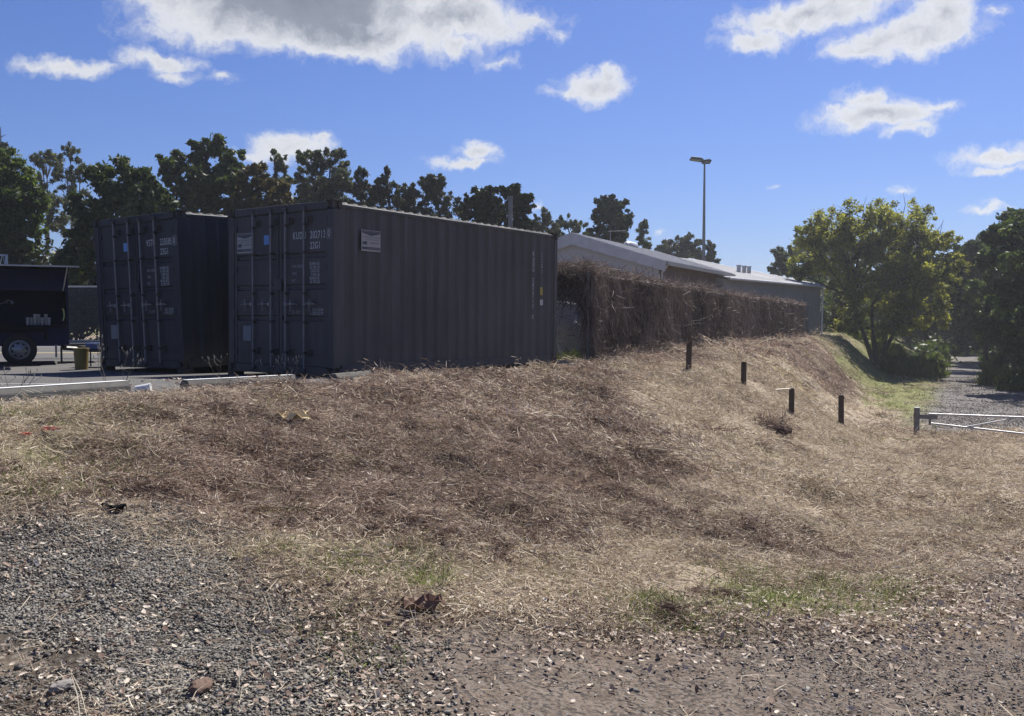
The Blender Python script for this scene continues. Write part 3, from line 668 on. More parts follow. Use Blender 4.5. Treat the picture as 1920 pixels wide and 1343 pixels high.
# ------------------------------------------------------------------ steel boom gate
def build_gate():
    g = hit(1718, 824); D = g.y; ang = R(-25); f = D / 28.0
    root = empty('steel_gate', g, ang, label='galvanised steel boom gate with truss bracing across the gravel track', cat='gate')
    zt = at(1718, 777, D).z - g.z; hp = at(1718, 765, D).z - g.z; zb0 = at(1740, 793, D).z - g.z
    MB().tube([(0, 0, -0.3), (0, 0, hp)], 0.075, 14).build('post', M['galv_dark'], root, smooth=True)
    MB().tube([(0, 0, hp + .001), (0, 0, hp + 0.015)], 0.078, 14).build('post_cap', M['galv'], root)
    MB().tube([(0, 0, zt - 0.1), (0, 0, zt + 0.03)], 0.085, 14).box(0.07, 0.52, -0.012, 0.012, zt - 0.12, zt + 0.0).build('hinge_plate', M['galv_dark'], root)
    Lg = 6.2; zl = zb0 - 0.26
    MB().tube([(0.3, 0, zt + 0.02), (Lg, 0, zt + 0.05)], 0.03, 10).build('top_rail', M['galv'], root, smooth=True)
    MB().tube([(0.36, 0, zb0), (3.1, 0, zb0 - 0.2), (Lg, 0, zl - 0.02)], 0.027, 10).build('bottom_rail', M['galv'], root, smooth=True)
    MB().tube([(0.33, 0, zb0 - 0.04), (0.33, 0, zt)], 0.028, 8).build('stile', M['galv_dark'], root)
    MB().tube([(Lg, 0, zl), (Lg, 0, zt + 0.08)], 0.028, 8).build('stile', M['galv'], root)
    zb = lambda x: zb0 - 0.2 * (x - 0.36) / 2.74 if x < 3.1 else zb0 - 0.2 - 0.08 * (x - 3.1) / 3.1
    for xa, xb in ((1.25, 2.35), (3.6, 2.5), (3.8, 4.85), (6.0, 5.0)):
        MB().tube([(xa, 0, zb(xa) + .02), (xb, 0, zt)], 0.02, 8).build('brace', M['galv'], root)
    MB().tube([(Lg + 0.15, 0, -0.4), (Lg + 0.15, 0, hp)], 0.075, 14).build('post', M['galv_dark'], root, smooth=True)
build_gate()

# ------------------------------------------------------------------ buildings
def roof_sheet(name, P0, P1, P2, P3, parent, mt, pitch=0.25, rib=0.03, thick=0.05):
    """sheet from eave P0->P1 to ridge P3->P2, trapezoid ribs running from eave to ridge"""
    P0, P1, P2, P3 = map(Vector, (P0, P1, P2, P3)); n = max(int((P1 - P0).length / pitch), 1)
    nrm = (P1 - P0).cross(P3 - P0).normalized()
    if nrm.z < 0: nrm = -nrm
    vs = []
    for i in range(n):
        for fr, h in ((0, 0), (0.6, 0), (0.7, rib), (0.9, rib)):
            t = (i + fr) / n; vs += [P0.lerp(P1, t) + nrm * h, P3.lerp(P2, t) + nrm * h]
    vs += [P1, P2]; m = len(vs) // 2
    b = MB().add(vs, [(2 * i, 2 * i + 2, 2 * i + 3, 2 * i + 1) for i in range(m - 1)])
    dn = -nrm * thick
    b.add([P0 + dn, P1 + dn, P2 + dn, P3 + dn, P0 - nrm * .001, P1 - nrm * .001, P2 - nrm * .001, P3 - nrm * .001], [(0, 1, 2, 3), (0, 1, 5, 4), (1, 2, 6, 5), (2, 3, 7, 6), (3, 0, 4, 7)])
    return b.build(name, mt, parent)

def onplane(px, py, A, B, C_):
    n = (B - A).cross(C_ - A); o = Vector((0, 0, EYE)); d = at(px, py, 1.0) - o; return o + d * ((A - o).dot(n) / d.dot(n))
def hall():
    ay = 39.3; A = at(1072, 437, ay); ax = Vector((0.435, 0.9, 0)).normalized(); pr = Vector((0.9, -0.435, 0)).normalized()
    gz = float(plateau(np.array([40.0]))[0]); hw = 4.15; EV = at(1240, 490, 37.6); ez = EV.z; L = 13.2
    root = empty('gabled_hall', (A.x, A.y, gz), 0, label='pale hall with a low gable and white metal roof behind the vine fence', cat='building')
    O = Vector((A.x, A.y, gz)); up = Vector((0, 0, 1)); hz = A.z - gz; he = ez - gz
    pt = lambda a, b, h: ax * a + pr * b + up * h          # local to root
    # walls set in a little under the roof
    wz = he - 0.12; sl = (hz - he) / hw; wi = hw - 0.35
    b = MB().add([pt(0.25, -wi, 0), pt(0.25, wi, 0), pt(0.25, wi, he + sl * 0.35 - 0.1), pt(0.25, 0, hz - 0.1), pt(0.25, -wi, he + sl * .35 - 0.1)], [(0, 1, 2, 3, 4)])
    b.add([pt(0.26, -wi, 0), pt(0.26, wi, 0), pt(0.26, wi, he + sl * 0.35 - 0.1), pt(0.26, 0, hz - 0.1), pt(0.26, -wi, he + sl * .35 - 0.1)], [(4, 3, 2, 1, 0)])
    gw = b.build('gable_wall', M['wall_white'], root)
    # cladding joints
    for k in range(1, 7):
        z = k * 0.62
        bb = wi if z < he + sl * .35 - .1 else max((hz - 0.1 - z) / sl, 0.1)
        MB().add([pt(0.243, -bb, z), pt(0.243, bb, z), pt(0.243, bb, z + 0.02), pt(0.243, -bb, z + 0.02)], [(0, 1, 2, 3)]).build('cladding_joint', M['fascia'], gw)
    MB().add([pt(0.25, wi, 0), pt(L - .3, wi, 0), pt(L - .3, wi, he - .02), pt(0.25, wi, he - .02)], [(0, 1, 2, 3)]).build('side_wall', M['wall_eave_shade'], root)
    MB().add([pt(0.25, -wi, 0), pt(L - .3, -wi, 0), pt(L - .3, -wi, he - .02), pt(0.25, -wi, he - .02)], [(3, 2, 1, 0)]).build('side_wall', M['wall_white'], root)
    r = roof_sheet('roof', pt(0, hw, he), pt(L, hw, he), pt(L, 0, hz), pt(0, 0, hz), root, M['roof'])
    roof_sheet('roof', pt(0, -hw, he), pt(L, -hw, he), pt(L, 0, hz), pt(0, 0, hz), root, M['roof'])
    for s in (1, -1):      # barge boards
        MB().add([pt(-0.03, 0, hz + .02), pt(-0.03, s * hw, he + .02), pt(-0.03, s * hw, he - 0.42), pt(-0.03, 0, hz - 0.5), pt(0.05, 0, hz + .02), pt(0.05, s * hw, he + .02), pt(0.05, s * hw, he - 0.42), pt(0.05, 0, hz - 0.5)],
                 [(0, 1, 2, 3), (7, 6, 5, 4), (0, 4, 5, 1), (1, 5, 6, 2), (2, 6, 7, 3)]).build('barge_board', M['fascia'], root)
    MB().add([pt(0.1, hw, he - 0.02), pt(L, hw, he - 0.02), pt(L, hw + .1, he - 0.02), pt(0.1, hw + .1, he - .02), pt(0.1, hw, he - 0.16), pt(L, hw, he - 0.16), pt(L, hw + .1, he - 0.16), pt(0.1, hw + .1, he - .16)],
             [(0, 1, 2, 3), (7, 6, 5, 4), (0, 4, 5, 1), (3, 2, 6, 7), (0, 3, 7, 4), (1, 5, 6, 2)]).build('gutter', M['wall_grey'], root)
    MB().add([pt(.3, wi, he - .02), pt(L - .3, wi, he - .02), pt(L - .3, hw, he - .14), pt(.3, hw, he - .14)], [(0, 1, 2, 3)]).build('soffit', M['fascia'], root)
    d = MB().tube([pt(0.5, hw - .05, he - .15), pt(0.5, wi + .06, he - .45), pt(0.5, wi + .06, 0)], 0.05, 8); d.build('downpipe', M['fascia'], root)
    for i, a in enumerate((2.6, 5.2, 8.0, 10.4)):
        MB().add([pt(a, wi + .02, 1.0), pt(a + 1.2, wi + .02, 1.0), pt(a + 1.2, wi + .02, 2.0), pt(a, wi + .02, 2.0)], [(0, 1, 2, 3)]).build('window', M['black'], root)
    # long roof vent
    v0 = onplane(1183, 463, O + pt(0, hw, he), O + pt(1, hw, he), O + pt(0, 0, hz)) - O
    vb = MB(); 
    for i in range(2): pass
    vb.tube([v0 + ax * (t - .7) + up * (0.05) for t in (0, .15, 1.3, 1.45)], [0.12, 0.2, 0.2, 0.12], 10); vb.build('roof_vent', M['galv'], root, smooth=True)
    a0 = pt(5.2, -0.1, hz - .05)
    am = MB().tube([a0, a0 + up * .62], 0.01, 6).tube([a0 + up * .56 + Vector((-.1, 0, 0)), a0 + up * .6 + Vector((.75, 0, 0))], 0.007, 6)
    for k in range(6): am.tube([a0 + up * .58 + Vector((0.05 + k * .12, -.14, 0)), a0 + up * .58 + Vector((0.05 + k * .12, .14, 0))], 0.004, 4)
    am.build('television_aerial', M['galv'], root)
hall()

def shed():
    C = at(1548, 537, 60.0); gz = float(plateau(np.array([58.0]))[0]) - 0.02
    u = Vector((-0.582, -0.813, 0)); v = Vector((-0.813, 0.582, 0)); up = Vector((0, 0, 1)); W2, L = 9.8, 16.5; he = C.z - gz; hr = he + 2.15
    root = empty('metal_shed', (C.x, C.y, gz), 0, label='large grey metal shed with low white roof behind the far fence end', cat='building')
    pt = lambda a, b, h: u * a + v * b + up * h
    inn = 0.25
    wall = MB().add([pt(inn, inn, -0.6), pt(L, inn, -0.6), pt(L, inn, he - .05), pt(inn, inn, he - .05)], [(3, 2, 1, 0)]).build('side_wall', M['wall_grey'], root)
    for k in range(16):     # cladding seams
        a = inn + 0.5 + k * 0.95
        MB().add([pt(a, inn - .03, -0.5), pt(a + .05, inn - .03, -0.5), pt(a + .05, inn - .03, he - .08), pt(a, inn - .03, he - .08)], [(3, 2, 1, 0)]).build('cladding_rib', M['wall_grey'], wall)
    MB().add([pt(inn, inn, -0.6), pt(inn, 2 * W2 - inn, -0.6), pt(inn, 2 * W2 - inn, he - .05), pt(inn, W2, hr - .1), pt(inn, inn, he - .05)], [(0, 1, 2, 3, 4)]).build('end_wall', M['wall_grey'], root)
    MB().add([pt(L, inn, -0.6), pt(L, 2 * W2 - inn, -0.6), pt(L, 2 * W2 - inn, he - .05), pt(L, W2, hr - .1), pt(L, inn, he - .05)], [(4, 3, 2, 1, 0)]).build('end_wall', M['wall_grey'], root)
    roof_sheet('roof', pt(0, 0, he), pt(L, 0, he), pt(L, W2, hr), pt(0, W2, hr), root, M['roof'], 0.5)
    roof_sheet('roof', pt(0, 2 * W2, he), pt(L, 2 * W2, he), pt(L, W2, hr), pt(0, W2, hr), root, M['roof'], 0.5)
    MB().tube([pt(-0.02, 0.02, he + .02), pt(-0.02, W2, hr + .02)], 0.06, 6).build('barge_capping', M['white_paint'], root)
    MB().tube([pt(0, -0.05, he - .05), pt(L, -0.05, he - .05)], 0.07, 6).build('gutter', M['fascia'], root)
    MB().tube([pt(0.3, 0.1, he - .1), pt(0.3, 0.12, -0.5)], 0.06, 8).build('downpipe', M['white_paint'], root)
    MB().add([pt(2.2, inn - .05, -.3), pt(3.1, inn - .05, -.3), pt(3.1, inn - .05, 2.0), pt(2.2, inn - .05, 2.0)], [(3, 2, 1, 0)]).build('door', M['wall_grey'], root)
    for px in (1385, 1395, 1404):
        # flues standing on the front roof slope
        base = onplane(px, 511 + (px - 1385) * .12, C, C + u, C + pt(0, W2, 2.15)) - Vector((C.x, C.y, gz))
        MB().tube([base - up * .1, base + up * 0.42], 0.13, 10).tube([base + up * .4, base + up * 0.46], 0.17, 10).build('flue', M['galv'], root)
shed()

def lamp():
    D = 85.0; top = at(1321, 306, D); gz = float(plateau(np.array([80.0]))[0]); h = top.z - gz
    root = empty('floodlight_pole', (top.x, top.y, gz), 0, label='tall tapered floodlight pole rising behind the metal roofs', cat='floodlight pole')
    MB().tube([(0, 0, 0), (0, 0, h * .5), (0, 0, h)], [0.2, 0.15, 0.08], 14).build('pole', M['galv_dark'], root, smooth=True)
    MB().box(-0.25, 0.5, -0.05, 0.05, h - 0.08, h + 0.04).tube([(-0.1, 0, h), (-0.5, 0, h + 0.25)], 0.05, 6).tube([(.45, 0, h - .03), (.62, 0, h + .25)], 0.05, 6).build('crossarm', M['black_steel'], root)
    for (x, z, w, tilt) in ((-0.75, 0.32, 1.25, 8), (0.2, 0.12, 0.85, -6)):
        Mx = Matrix.Translation((x, 0, h + z)) @ Matrix.Rotation(R(tilt), 4, 'Y') @ Matrix.Rotation(R(-10), 4, 'X')
        f = MB().prism([(-w / 2, -0.02), (-w / 2 + .08, 0.12), (w / 2 - .2, 0.16), (w / 2, 0.0), (w / 2 - .05, -0.09), (-w / 2 + .1, -0.09)], -0.3, 0.3, Mx).build('floodlight', M['black_steel'], root, bevel=0.01)
        MB().box(-w / 2 + .14, w / 2 - .12, -0.26, 0.26, -0.105, -0.093, Mx).build('lens', M['galv_dark'], f)
lamp()
def chimney():
    a = at(957, 371, 30.0); gz = float(plateau(np.array([30.0]))[0])
    root = empty('grey_post', (a.x, a.y, gz), 0, label='plain grey round post standing behind the container lettered KUDU', cat='post')
    h = a.z - gz
    MB().tube([(0, 0, 0), (0, 0, h)], 0.075, 12).build('shaft', M['galv_dark'], root, smooth=True)
    MB().tube([(0, 0, h + .001), (0, 0, h + .05)], 0.09, 12).build('cap', M['galv_dark'], root)
chimney()

# ------------------------------------------------------------------ fence and dead vines
FC = Vector((2.0 - 0.35, 19.75, 0)); FE = Vector((17.35, 54.2, 0)); FX = Vector((18.6, 57.0, 0))
fz = lambda x, y: g1(x, y)
def chainmesh(A, B, h, z0, cell=0.09, r=0.0035):
    d = (B - A); L = d.length; d.normalize(); b = MB(); n = int(L / cell)
    lim = n + int(h / cell)
    V = []; Q = []
    def strip(p0, p1):
        w = Vector((0, 0, 1)) * r * 1.4
        k = len(V); V.extend([p0 - w, p0 + w, p1 + w, p1 - w]); Q.append((k, k + 1, k + 2, k + 3))
    for k in range(-int(h / cell), n):
        x0 = k * cell; t0 = max(0, -x0); t1 = min(h, L - x0)
        if t1 > t0:
            strip(A + d * (x0 + t0) + Vector((0, 0, z0(x0 + t0) + t0)), A + d * (x0 + t1) + Vector((0, 0, z0(x0 + t1) + t1)))
            strip(A + d * (x0 + t0) + Vector((0, 0, z0(x0 + t0) + h - t0)), A + d * (x0 + t1) + Vector((0, 0, z0(x0 + t1) + h - t1)))
    b.add(V, Q); return b
def fence():
    root = empty('chain_link_fence', (FC.x, FC.y, fz(FC.x, FC.y)), 0, label='long chain-link fence overgrown with dead brown vines along the top of the bank', cat='fence')
    base = root.location.copy(); n = 14; H = 1.88
    def loc(p, z): return Vector((p.x, p.y, z)) - base
    def seg(A, B, n, first):
        tops = []
        for i in range(n + 1):
            p = A.lerp(B, i / n); z = fz(p.x, p.y); tops.append(loc(p, z + H))
            if i >= first: MB().tube([loc(p, z - .3), loc(p, z + H + .03)], 0.03, 8).build('post', M['galv_dark'], root, smooth=True)
        MB().tube(tops, 0.022, 8).build('top_rail', M['galv'], root, smooth=True)
        A_ = loc(A, 0); B_ = loc(B, 0); L = (B - A).length
        zz = lambda s: fz(*(A.lerp(B, min(max(s / L, 0), 1)))[:2])
        zc = {}
        zf = lambda s: zc.setdefault(round(s, 1), zz(s))
        return A_, B_, zf, H
    a = seg(FC, FE, n, 0); chainmesh(a[0], a[1], H, a[2], 0.16).build('wire_mesh', M['galv_dark'], root)
    a = seg(FE, FX, 2, 1); chainmesh(a[0], a[1], H, a[2], 0.14).build('wire_mesh', M['galv_dark'], root)
    B2 = FC + Vector((-2.6, 1.25, 0))
    a = seg(FC, B2, 1, 1); chainmesh(a[0], a[1], H, a[2], 0.075, 0.004).build('wire_mesh', M['galv_dark'], root)
    MB().tube([loc(FC + Vector((-.9, .3, 0)), fz(FC.x - .9, FC.y + .3) + 1.15), loc(FC + Vector((-.55, .1, 0)), fz(FC.x - .6, FC.y) + .05)], 0.008, 5).build('stay_wire', M['galv'], root)
    return B2
B2 = fence()

def ribbons(C, D1, D2, length, width, curl, seg=3, droop=None):
    """N ribbons: C centre start (N,3), direction D1, bend D2, length (N), width (N) -> V,Q"""
    N = len(C); t = np.linspace(0, 1, seg + 1)
    P = C[:, None, :] + D1[:, None, :] * (length[:, None] * t[None])[:, :, None] + D2[:, None, :] * (curl[:, None] * length[:, None] * (t[None] ** 2))[:, :, None]
    side = np.cross(D1, rng.normal(size=(N, 3))); side /= np.linalg.norm(side, axis=1, keepdims=True) + 1e-9
    wd = width[:, None] * np.array([0.8] + [1.0] * (seg - 1) + [0.25])[None]
    A = P - side[:, None, :] * wd[:, :, None] / 2; B = P + side[:, None, :] * wd[:, :, None] / 2
    V = np.stack([A, B], 2).reshape(N * (seg + 1) * 2, 3)
    base = (np.arange(N) * (seg + 1) * 2)[:, None] + (np.arange(seg) * 2)[None]
    Q = np.stack([base, base + 1, base + 3, base + 2], -1).reshape(-1, 4)
    return V, Q, (seg + 1) * 2
def unit(v): return v / (np.linalg.norm(v, axis=1, keepdims=True) + 1e-9)

M['vine'] = strawmat('dead_vine', [(0.0, (0.034, 0.025, 0.022)), (0.35, (0.10, 0.075, 0.065)), (0.7, (0.21, 0.165, 0.14)), (1.0, (0.40, 0.335, 0.285))], 0.2)
def vines():
    A = np.array(FC); B = np.array(FE); L = np.linalg.norm(B - A); d = (B - A) / L; nr = np.array([d[1], -d[0], 0]); H = 1.9
    Vs, Qs, Ts = [], [], []; off = 0
    def put(C, D1, D2, ln, wd, cu, tint, seg=3):
        nonlocal off
        V, Q, k = ribbons(C, D1, D2, ln, wd, cu, seg); Vs.append(V); Qs.append(Q + off); Ts.append(np.repeat(tint, k)); off += len(V)
    def along(n, p=1.0):
        # more strands nearer, where they show larger
        u = rng.random(n) ** 1.6; return u * L
    def ptz(s): return ground(A[0] + d[0] * s, A[1] + d[1] * s, False)
    # hanging strands
    n = 46000; s = along(n); z = rng.random(n) ** 0.8 * (H + .1); thick = rng.normal(0, 0.07, n)
    base = A[None] + d[None] * s[:, None] + nr[None] * thick[:, None]; base[:, 2] = ptz(s) + z
    w = (0.0035 + 0.006 * rng.random(n)) * (1 + s / L * 1.3); bare = fbm(s, z, 0.7, 3, 5)
    keep = (bare > -0.38) & ~((z < 0.5) & (rng.random(n) < 0.75) & (s < 14)); dirs = unit(np.stack([rng.normal(0, .13, n), rng.normal(0, .13, n), -np.ones(n)], 1))
    put(base[keep], dirs[keep], unit(rng.normal(size=(keep.sum(), 3))), (0.2 + 0.5 * rng.random(keep.sum())) * 1.0, w[keep], rng.normal(0, .22, keep.sum()), np.clip(rng.beta(1.6, 2.6, keep.sum()) + (vnoise(s[keep] / .3, z[keep] / 1.6, 66) + vnoise(s[keep] / 1.4, z[keep] / 2, 67)) * .75, 0, 1))
    # tangle in all directions
    n = 3200; s = along(n); z = rng.random(n) ** 0.9 * (H + .1)
    base = A[None] + d[None] * s[:, None] + nr[None] * rng.normal(0.05, 0.09, n)[:, None]; base[:, 2] = ptz(s) + z
    put(base, unit(rng.normal(size=(n, 3)) + d[None] * rng.normal(0, 1, (n, 1))), unit(rng.normal(size=(n, 3))), 0.12 + .3 * rng.random(n), (0.006 + 0.01 * rng.random(n)) * (1 + s / L * 1.6), rng.normal(0, .6, n), rng.beta(1.6, 2.2, n))
    # thatch heaped on the top rail, thicker at the near corner, spreading backwards
    n = 15000; s = along(n); hump = 0.015 + 0.24 * np.exp(-s / 5) + 0.13 * np.clip(vnoise(s / 1.8, s * 0, 8) + .1, 0, 1)
    back = -np.abs(rng.normal(0, 0.35, n)) * (0.5 + np.exp(-s / 7)) + 0.1
    base = A[None] + d[None] * s[:, None] + nr[None] * back[:, None]; base[:, 2] = ptz(s) + H + rng.random(n) ** 1.3 * hump * 1.3 - 0.06
    put(base, unit(rng.normal(size=(n, 3)) * np.array([1, 1, .55])[None] + np.array([0, 0, .15])[None]), unit(rng.normal(size=(n, 3))), 0.08 + .22 * rng.random(n), (0.005 + 0.009 * rng.random(n)) * (1 + s / L * 1.6), rng.normal(0, .5, n), np.clip(rng.beta(2.2, 2.0, n) + .08, 0, 1))
    # short return leg towards the container: dark top curtain and thatch
    A2 = np.array(FC); B_ = np.array(B2); L2 = np.linalg.norm(B_ - A2); d2 = (B_ - A2) / L2; nr2 = np.array([-d2[1], d2[0], 0])
    n = 5000; s = rng.random(n) * L2; z = H + .1 - rng.random(n) ** 1.2 * (0.5 + 0.7 * np.exp(-s / .2)); dark = rng.beta(1.3, 3.5, n)
    base = A2[None] + d2[None] * s[:, None] + nr2[None] * rng.normal(0, .06, n)[:, None]; base[:, 2] = ground(base[:, 0], base[:, 1], False) + z
    put(base, unit(np.stack([rng.normal(0, .5, n), rng.normal(0, .5, n), -np.ones(n)], 1)), unit(rng.normal(size=(n, 3))), 0.1 + .3 * rng.random(n), 0.006 + 0.012 * rng.random(n), rng.normal(0, .5, n), dark)
    n = 800; s = rng.random(n) * L2; z = rng.random(n) * H
    base = A2[None] + d2[None] * s[:, None] + nr2[None] * rng.normal(0, .04, n)[:, None]; base[:, 2] = ground(base[:, 0], base[:, 1], False) + z
    put(base, unit(rng.normal(size=(n, 3))), unit(rng.normal(size=(n, 3))), 0.1 + .3 * rng.random(n), 0.004 + 0.006 * rng.random(n), rng.normal(0, .6, n), rng.beta(1.3, 3.5, n))
    n = 4500; s = rng.random(n) * L2; back = rng.normal(0.25, 0.35, n)
    base = A2[None] + d2[None] * s[:, None] - nr2[None] * back[:, None]; base[:, 2] = ground(base[:, 0], base[:, 1], False) + H + rng.random(n) ** 1.4 * 0.3 - 0.05
    put(base, unit(rng.normal(size=(n, 3)) * np.array([1, 1, .6])[None]), unit(rng.normal(size=(n, 3))), 0.08 + .2 * rng.random(n), 0.005 + 0.008 * rng.random(n), rng.normal(0, .5, n), rng.beta(2.2, 2.0, n))
    # loose skirt on the ground
    n = 6000; s = along(n); o_ = np.abs(rng.normal(0, .3, n))
    base = A[None] + d[None] * s[:, None] + nr[None] * o_[:, None]; base[:, 2] = ground(base[:, 0], base[:, 1]) + rng.random(n) * .3 * np.exp(-o_ / .2)
    put(base, unit(rng.normal(size=(n, 3)) * np.array([1, 1, .5])[None]), unit(rng.normal(size=(n, 3))), 0.1 + .25 * rng.random(n), (0.006 + 0.008 * rng.random(n)) * (1 + s / L * 1.5), rng.normal(0, .5, n), rng.beta(2.2, 2.0, n))
    me = np_mesh('dead_vines', np.concatenate(Vs), np.concatenate(Qs), np.concatenate(Ts))
    link('dead_vines', me, M['vine'], None, label='tangle of dead brown vines hanging over the chain-link fence', cat='vines', kind='stuff')
vines()
# pale sheet seen through the short return of the fence
def sheet():
    c = at(1082, 640, 21.3); gz = g1(c.x, c.y); n = 14; m = 12; vs = []
    for i in range(n + 1):
        for j in range(m + 1):
            u = i / n; v = j / m; top = 1.02 * (1 - 0.55 * max(u - 0.45, 0) ** 1.5)
            vs.append((-1.2 + 1.85 * u, 0.1 * math.sin(u * 7 + v * 2) + 0.05 * math.sin(v * 9) + 0.25 * v, 0.2 + v * top * 1.25))
    me = MB().add(vs, [(i * (m + 1) + j, (i + 1) * (m + 1) + j, (i + 1) * (m + 1) + j + 1, i * (m + 1) + j + 1) for i in range(n) for j in range(m)])
    o = me.build('pale_tarpaulin', M['tarp'], None, smooth=True, label='pale grey tarpaulin slumped behind the short end of the fence', cat='tarpaulin')
    o.location = (c.x, c.y, gz - 0.15); md = o.modifiers.new('thick', 'SOLIDIFY'); md.thickness = 0.02
sheet()

# ------------------------------------------------------------------ trailer scene at the left
def trailer():
    D = 17.9; A = at(40, 655, D); gz = PZ - 0.003
    root = empty('coffee_trailer', (A.x, D, gz), R(28), label='dark blue coffee trailer with its serving hatch propped open', cat='trailer')
    s = D / F
    z = lambda py: EYE + (594 - py) * s - gz
    x = lambda px: (px - 40) * s
    xr = x(121); xl = x(-230); zb = z(648); zt = z(505); ho = z(545); hs = z(610)
    MB().box(xl, xr, 0, 0.03, zb, hs).box(xl, x(-190), 0, 0.03, hs, zt).box(x(-190), xr, 0, 0.03, ho, zt).box(x(117), xr, 0, .03, hs, ho).build('side_wall', M['van'], root)
    MB().box(xl, xr, 1.9, 1.93, zb, zt).build('side_wall', M['van'], root)
    MB().box(xl, xl + .03, 0.03, 1.9, zb, zt).box(xr - 0.03, xr, 0.031, 1.899, zb, zt).build('end_wall', M['black'], root)
    MB().box(xl - .03, xr + .03, -0.03, 1.96, zt, zt + .05).build('roof', M['black'], root)
    MB().box(xl + .03, xr - .03, 0.03, 1.9, zb, zb + .05).build('floor', M['black'], root)
    MB().box(x(-190), x(116), -0.22, 0.25, hs - 0.03, hs).build('serving_shelf', M['black'], root)
    Mh = Matrix.Translation((0, 0, zt - .0)) @ Matrix.Rotation(R(3), 4, 'X')
    MB().box(x(-200), x(137), -1.05, 0.0, 0.055, 0.09, Mh).build('hatch', M['black'], root)
    MB().box(x(-200), x(137), -1.058, -1.05, 0.06, 0.088, Mh).build('hatch_trim', M['galv'], root)
    MB().tube([(x(112), -0.05, ho), (x(118), -0.8, zt + .02)], 0.012, 6).build('hatch_strut', M['galv'], root)
    arc = [(x(110) + 0.035 * math.sin(t), -0.02, z(590) + 0.12 * math.cos(t)) for t in np.linspace(0.1, math.pi - .1, 9)]
    MB().tube(arc, 0.012, 6).build('reflective_strip', M['reflect'], root)
    # wheels
    for yy in (-0.12, 1.75):
        w = empty('wheel', (x(37), yy, 0.312)); w.parent = root
        pr = []
        tb = MB(); N = 28
        prof = [(0.19, 0.0), (0.20, -0.02), (0.27, -0.03), (0.305, -0.01), (0.31, 0.03), (0.31, 0.13), (0.305, 0.17), (0.20, 0.18), (0.19, 0.16)]
        vs = []; fs = []
        for k in range(N):
            a = 2 * math.pi * k / N
            for (r, t) in prof: vs.append((r * math.cos(a), t, r * math.sin(a)))
        m = len(prof)
        for k in range(N):
            for j in range(m): fs.append((k * m + j, k * m + (j + 1) % m, ((k + 1) % N) * m + (j + 1) % m, ((k + 1) % N) * m + j))
        tb.add(vs, fs).build('tyre', M['rubber'], w, smooth=True)
        rb = MB(); prof = [(0.19, -0.005), (0.165, -0.012), (0.15, 0.03), (0.10, 0.012), (0.05, -0.01), (0.0, -0.012)]
        vs = []; fs = []
        for k in range(N):
            a = 2 * math.pi * k / N
            for (r, t) in prof: vs.append((r * math.cos(a), t, r * math.sin(a)))
        m = len(prof)
        for k in range(N):
            for j in range(m - 1): fs.append((k * m + j, k * m + j + 1, ((k + 1) % N) * m + j + 1, ((k + 1) % N) * m + j))
        rb.add(vs, fs).build('rim', M['rim'], w, smooth=True)
        hb = MB()
        for k in range(8):
            a = 2 * math.pi * k / 8 + .2; c = Vector((0.127 * math.cos(a), 0.008, 0.127 * math.sin(a))); tt = Vector((-math.sin(a), 0, math.cos(a))) * 0.02; rr = Vector((math.cos(a), 0, math.sin(a))) * 0.014
            hb.add([c - tt - rr, c + tt - rr, c + tt + rr, c - tt + rr], [(0, 1, 2, 3)])
        hb.build('rim_slot', M['black'] if yy > 0 else M['black'], w)
    MB().box(x(-5), x(80), -0.14, 0.1, z(622), z(618)).box(x(-8), x(-4), -0.14, 0.1, z(640), z(618)).box(x(79), x(83), -0.14, 0.1, z(640), z(618)).build('mudguard', M['black'], root)
    # drawbar and jockey wheel
    zd = z(655)
    MB().tube([(xr - .1, 0.35, zd), (x(212), 0.95, z(665))], 0.045, 6).tube([(xr - .1, 1.6, zd), (x(212), 0.98, z(665))], 0.045, 6).box(x(125), x(190), 0.5, 1.4, z(651), z(648)).build('drawbar', M['black_steel'], root)
    MB().tube([(x(200), 0.95, z(640)), (x(200), 0.95, 0.12)], 0.025, 8).build('jockey_post', M['galv_dark'], root)
    MB().tube([(x(200), 0.92, 0.09), (x(200), 0.98, 0.09)], 0.085, 14).build('jockey_wheel', M['rubber'], root)
    MB().tube([(x(108), 0.3, zd), (x(108), 0.3, 0.02)], 0.02, 6).box(x(100), x(116), 0.22, 0.38, 0.0, 0.02).build('corner_steady', M['black_steel'], root)
    # white rack on the roof
    rk = MB(); zr = zt + .06; hr = z(478) - zr
    for p in (x(-120), x(-52), x(19)): rk.box(p - .022, p + .022, 0.1, 0.14, zr, zr + hr)
    rk.box(x(-120), x(19), 0.1, 0.14, zr + hr - .03, zr + hr); rk.box(x(-120), x(19), 0.1, 0.14, zr, zr + .02)
    k = 0; px0 = -118
    while px0 < 15: rk.tube([(x(px0), .12, zr), (x(px0 + 5), .12, zr + hr)], .008, 5).tube([(x(px0 + 5), .12, zr + hr), (x(px0 + 9), .12, zr)], .008, 5); px0 += 9
    rk.build('roof_rack', M['white_plastic'], root)
    # things on the shelf
    Mx = Matrix.Translation(root.location) @ Matrix.Rotation(R(28), 4, 'Z')
    for i, (px, rows) in enumerate(((52, 1), (58, 1), (64, 2), (70, 2), (76, 1), (82, 2), (87, 1))):
        for r_ in range(rows + 1):
            p = Mx @ Vector((x(px), -0.12 + 0.03 * (i % 2), hs + 0.085 * r_ * 0.8))
            prof = [(0.0, 0.026), (0.075, 0.036)]
            b = MB().tube([(0, 0, 0), (0, 0, 0.075)], [0.026, 0.036], 10).tube([(0, 0, 0.0755), (0, 0, 0.085)], [0.038, 0.036], 10)
            o = b.build('paper_cup', M['cup'], None, smooth=True, label='pale paper cup among the stacked cups on the trailer shelf', cat='cup', group='paper cups on the trailer shelf'); o.location = p
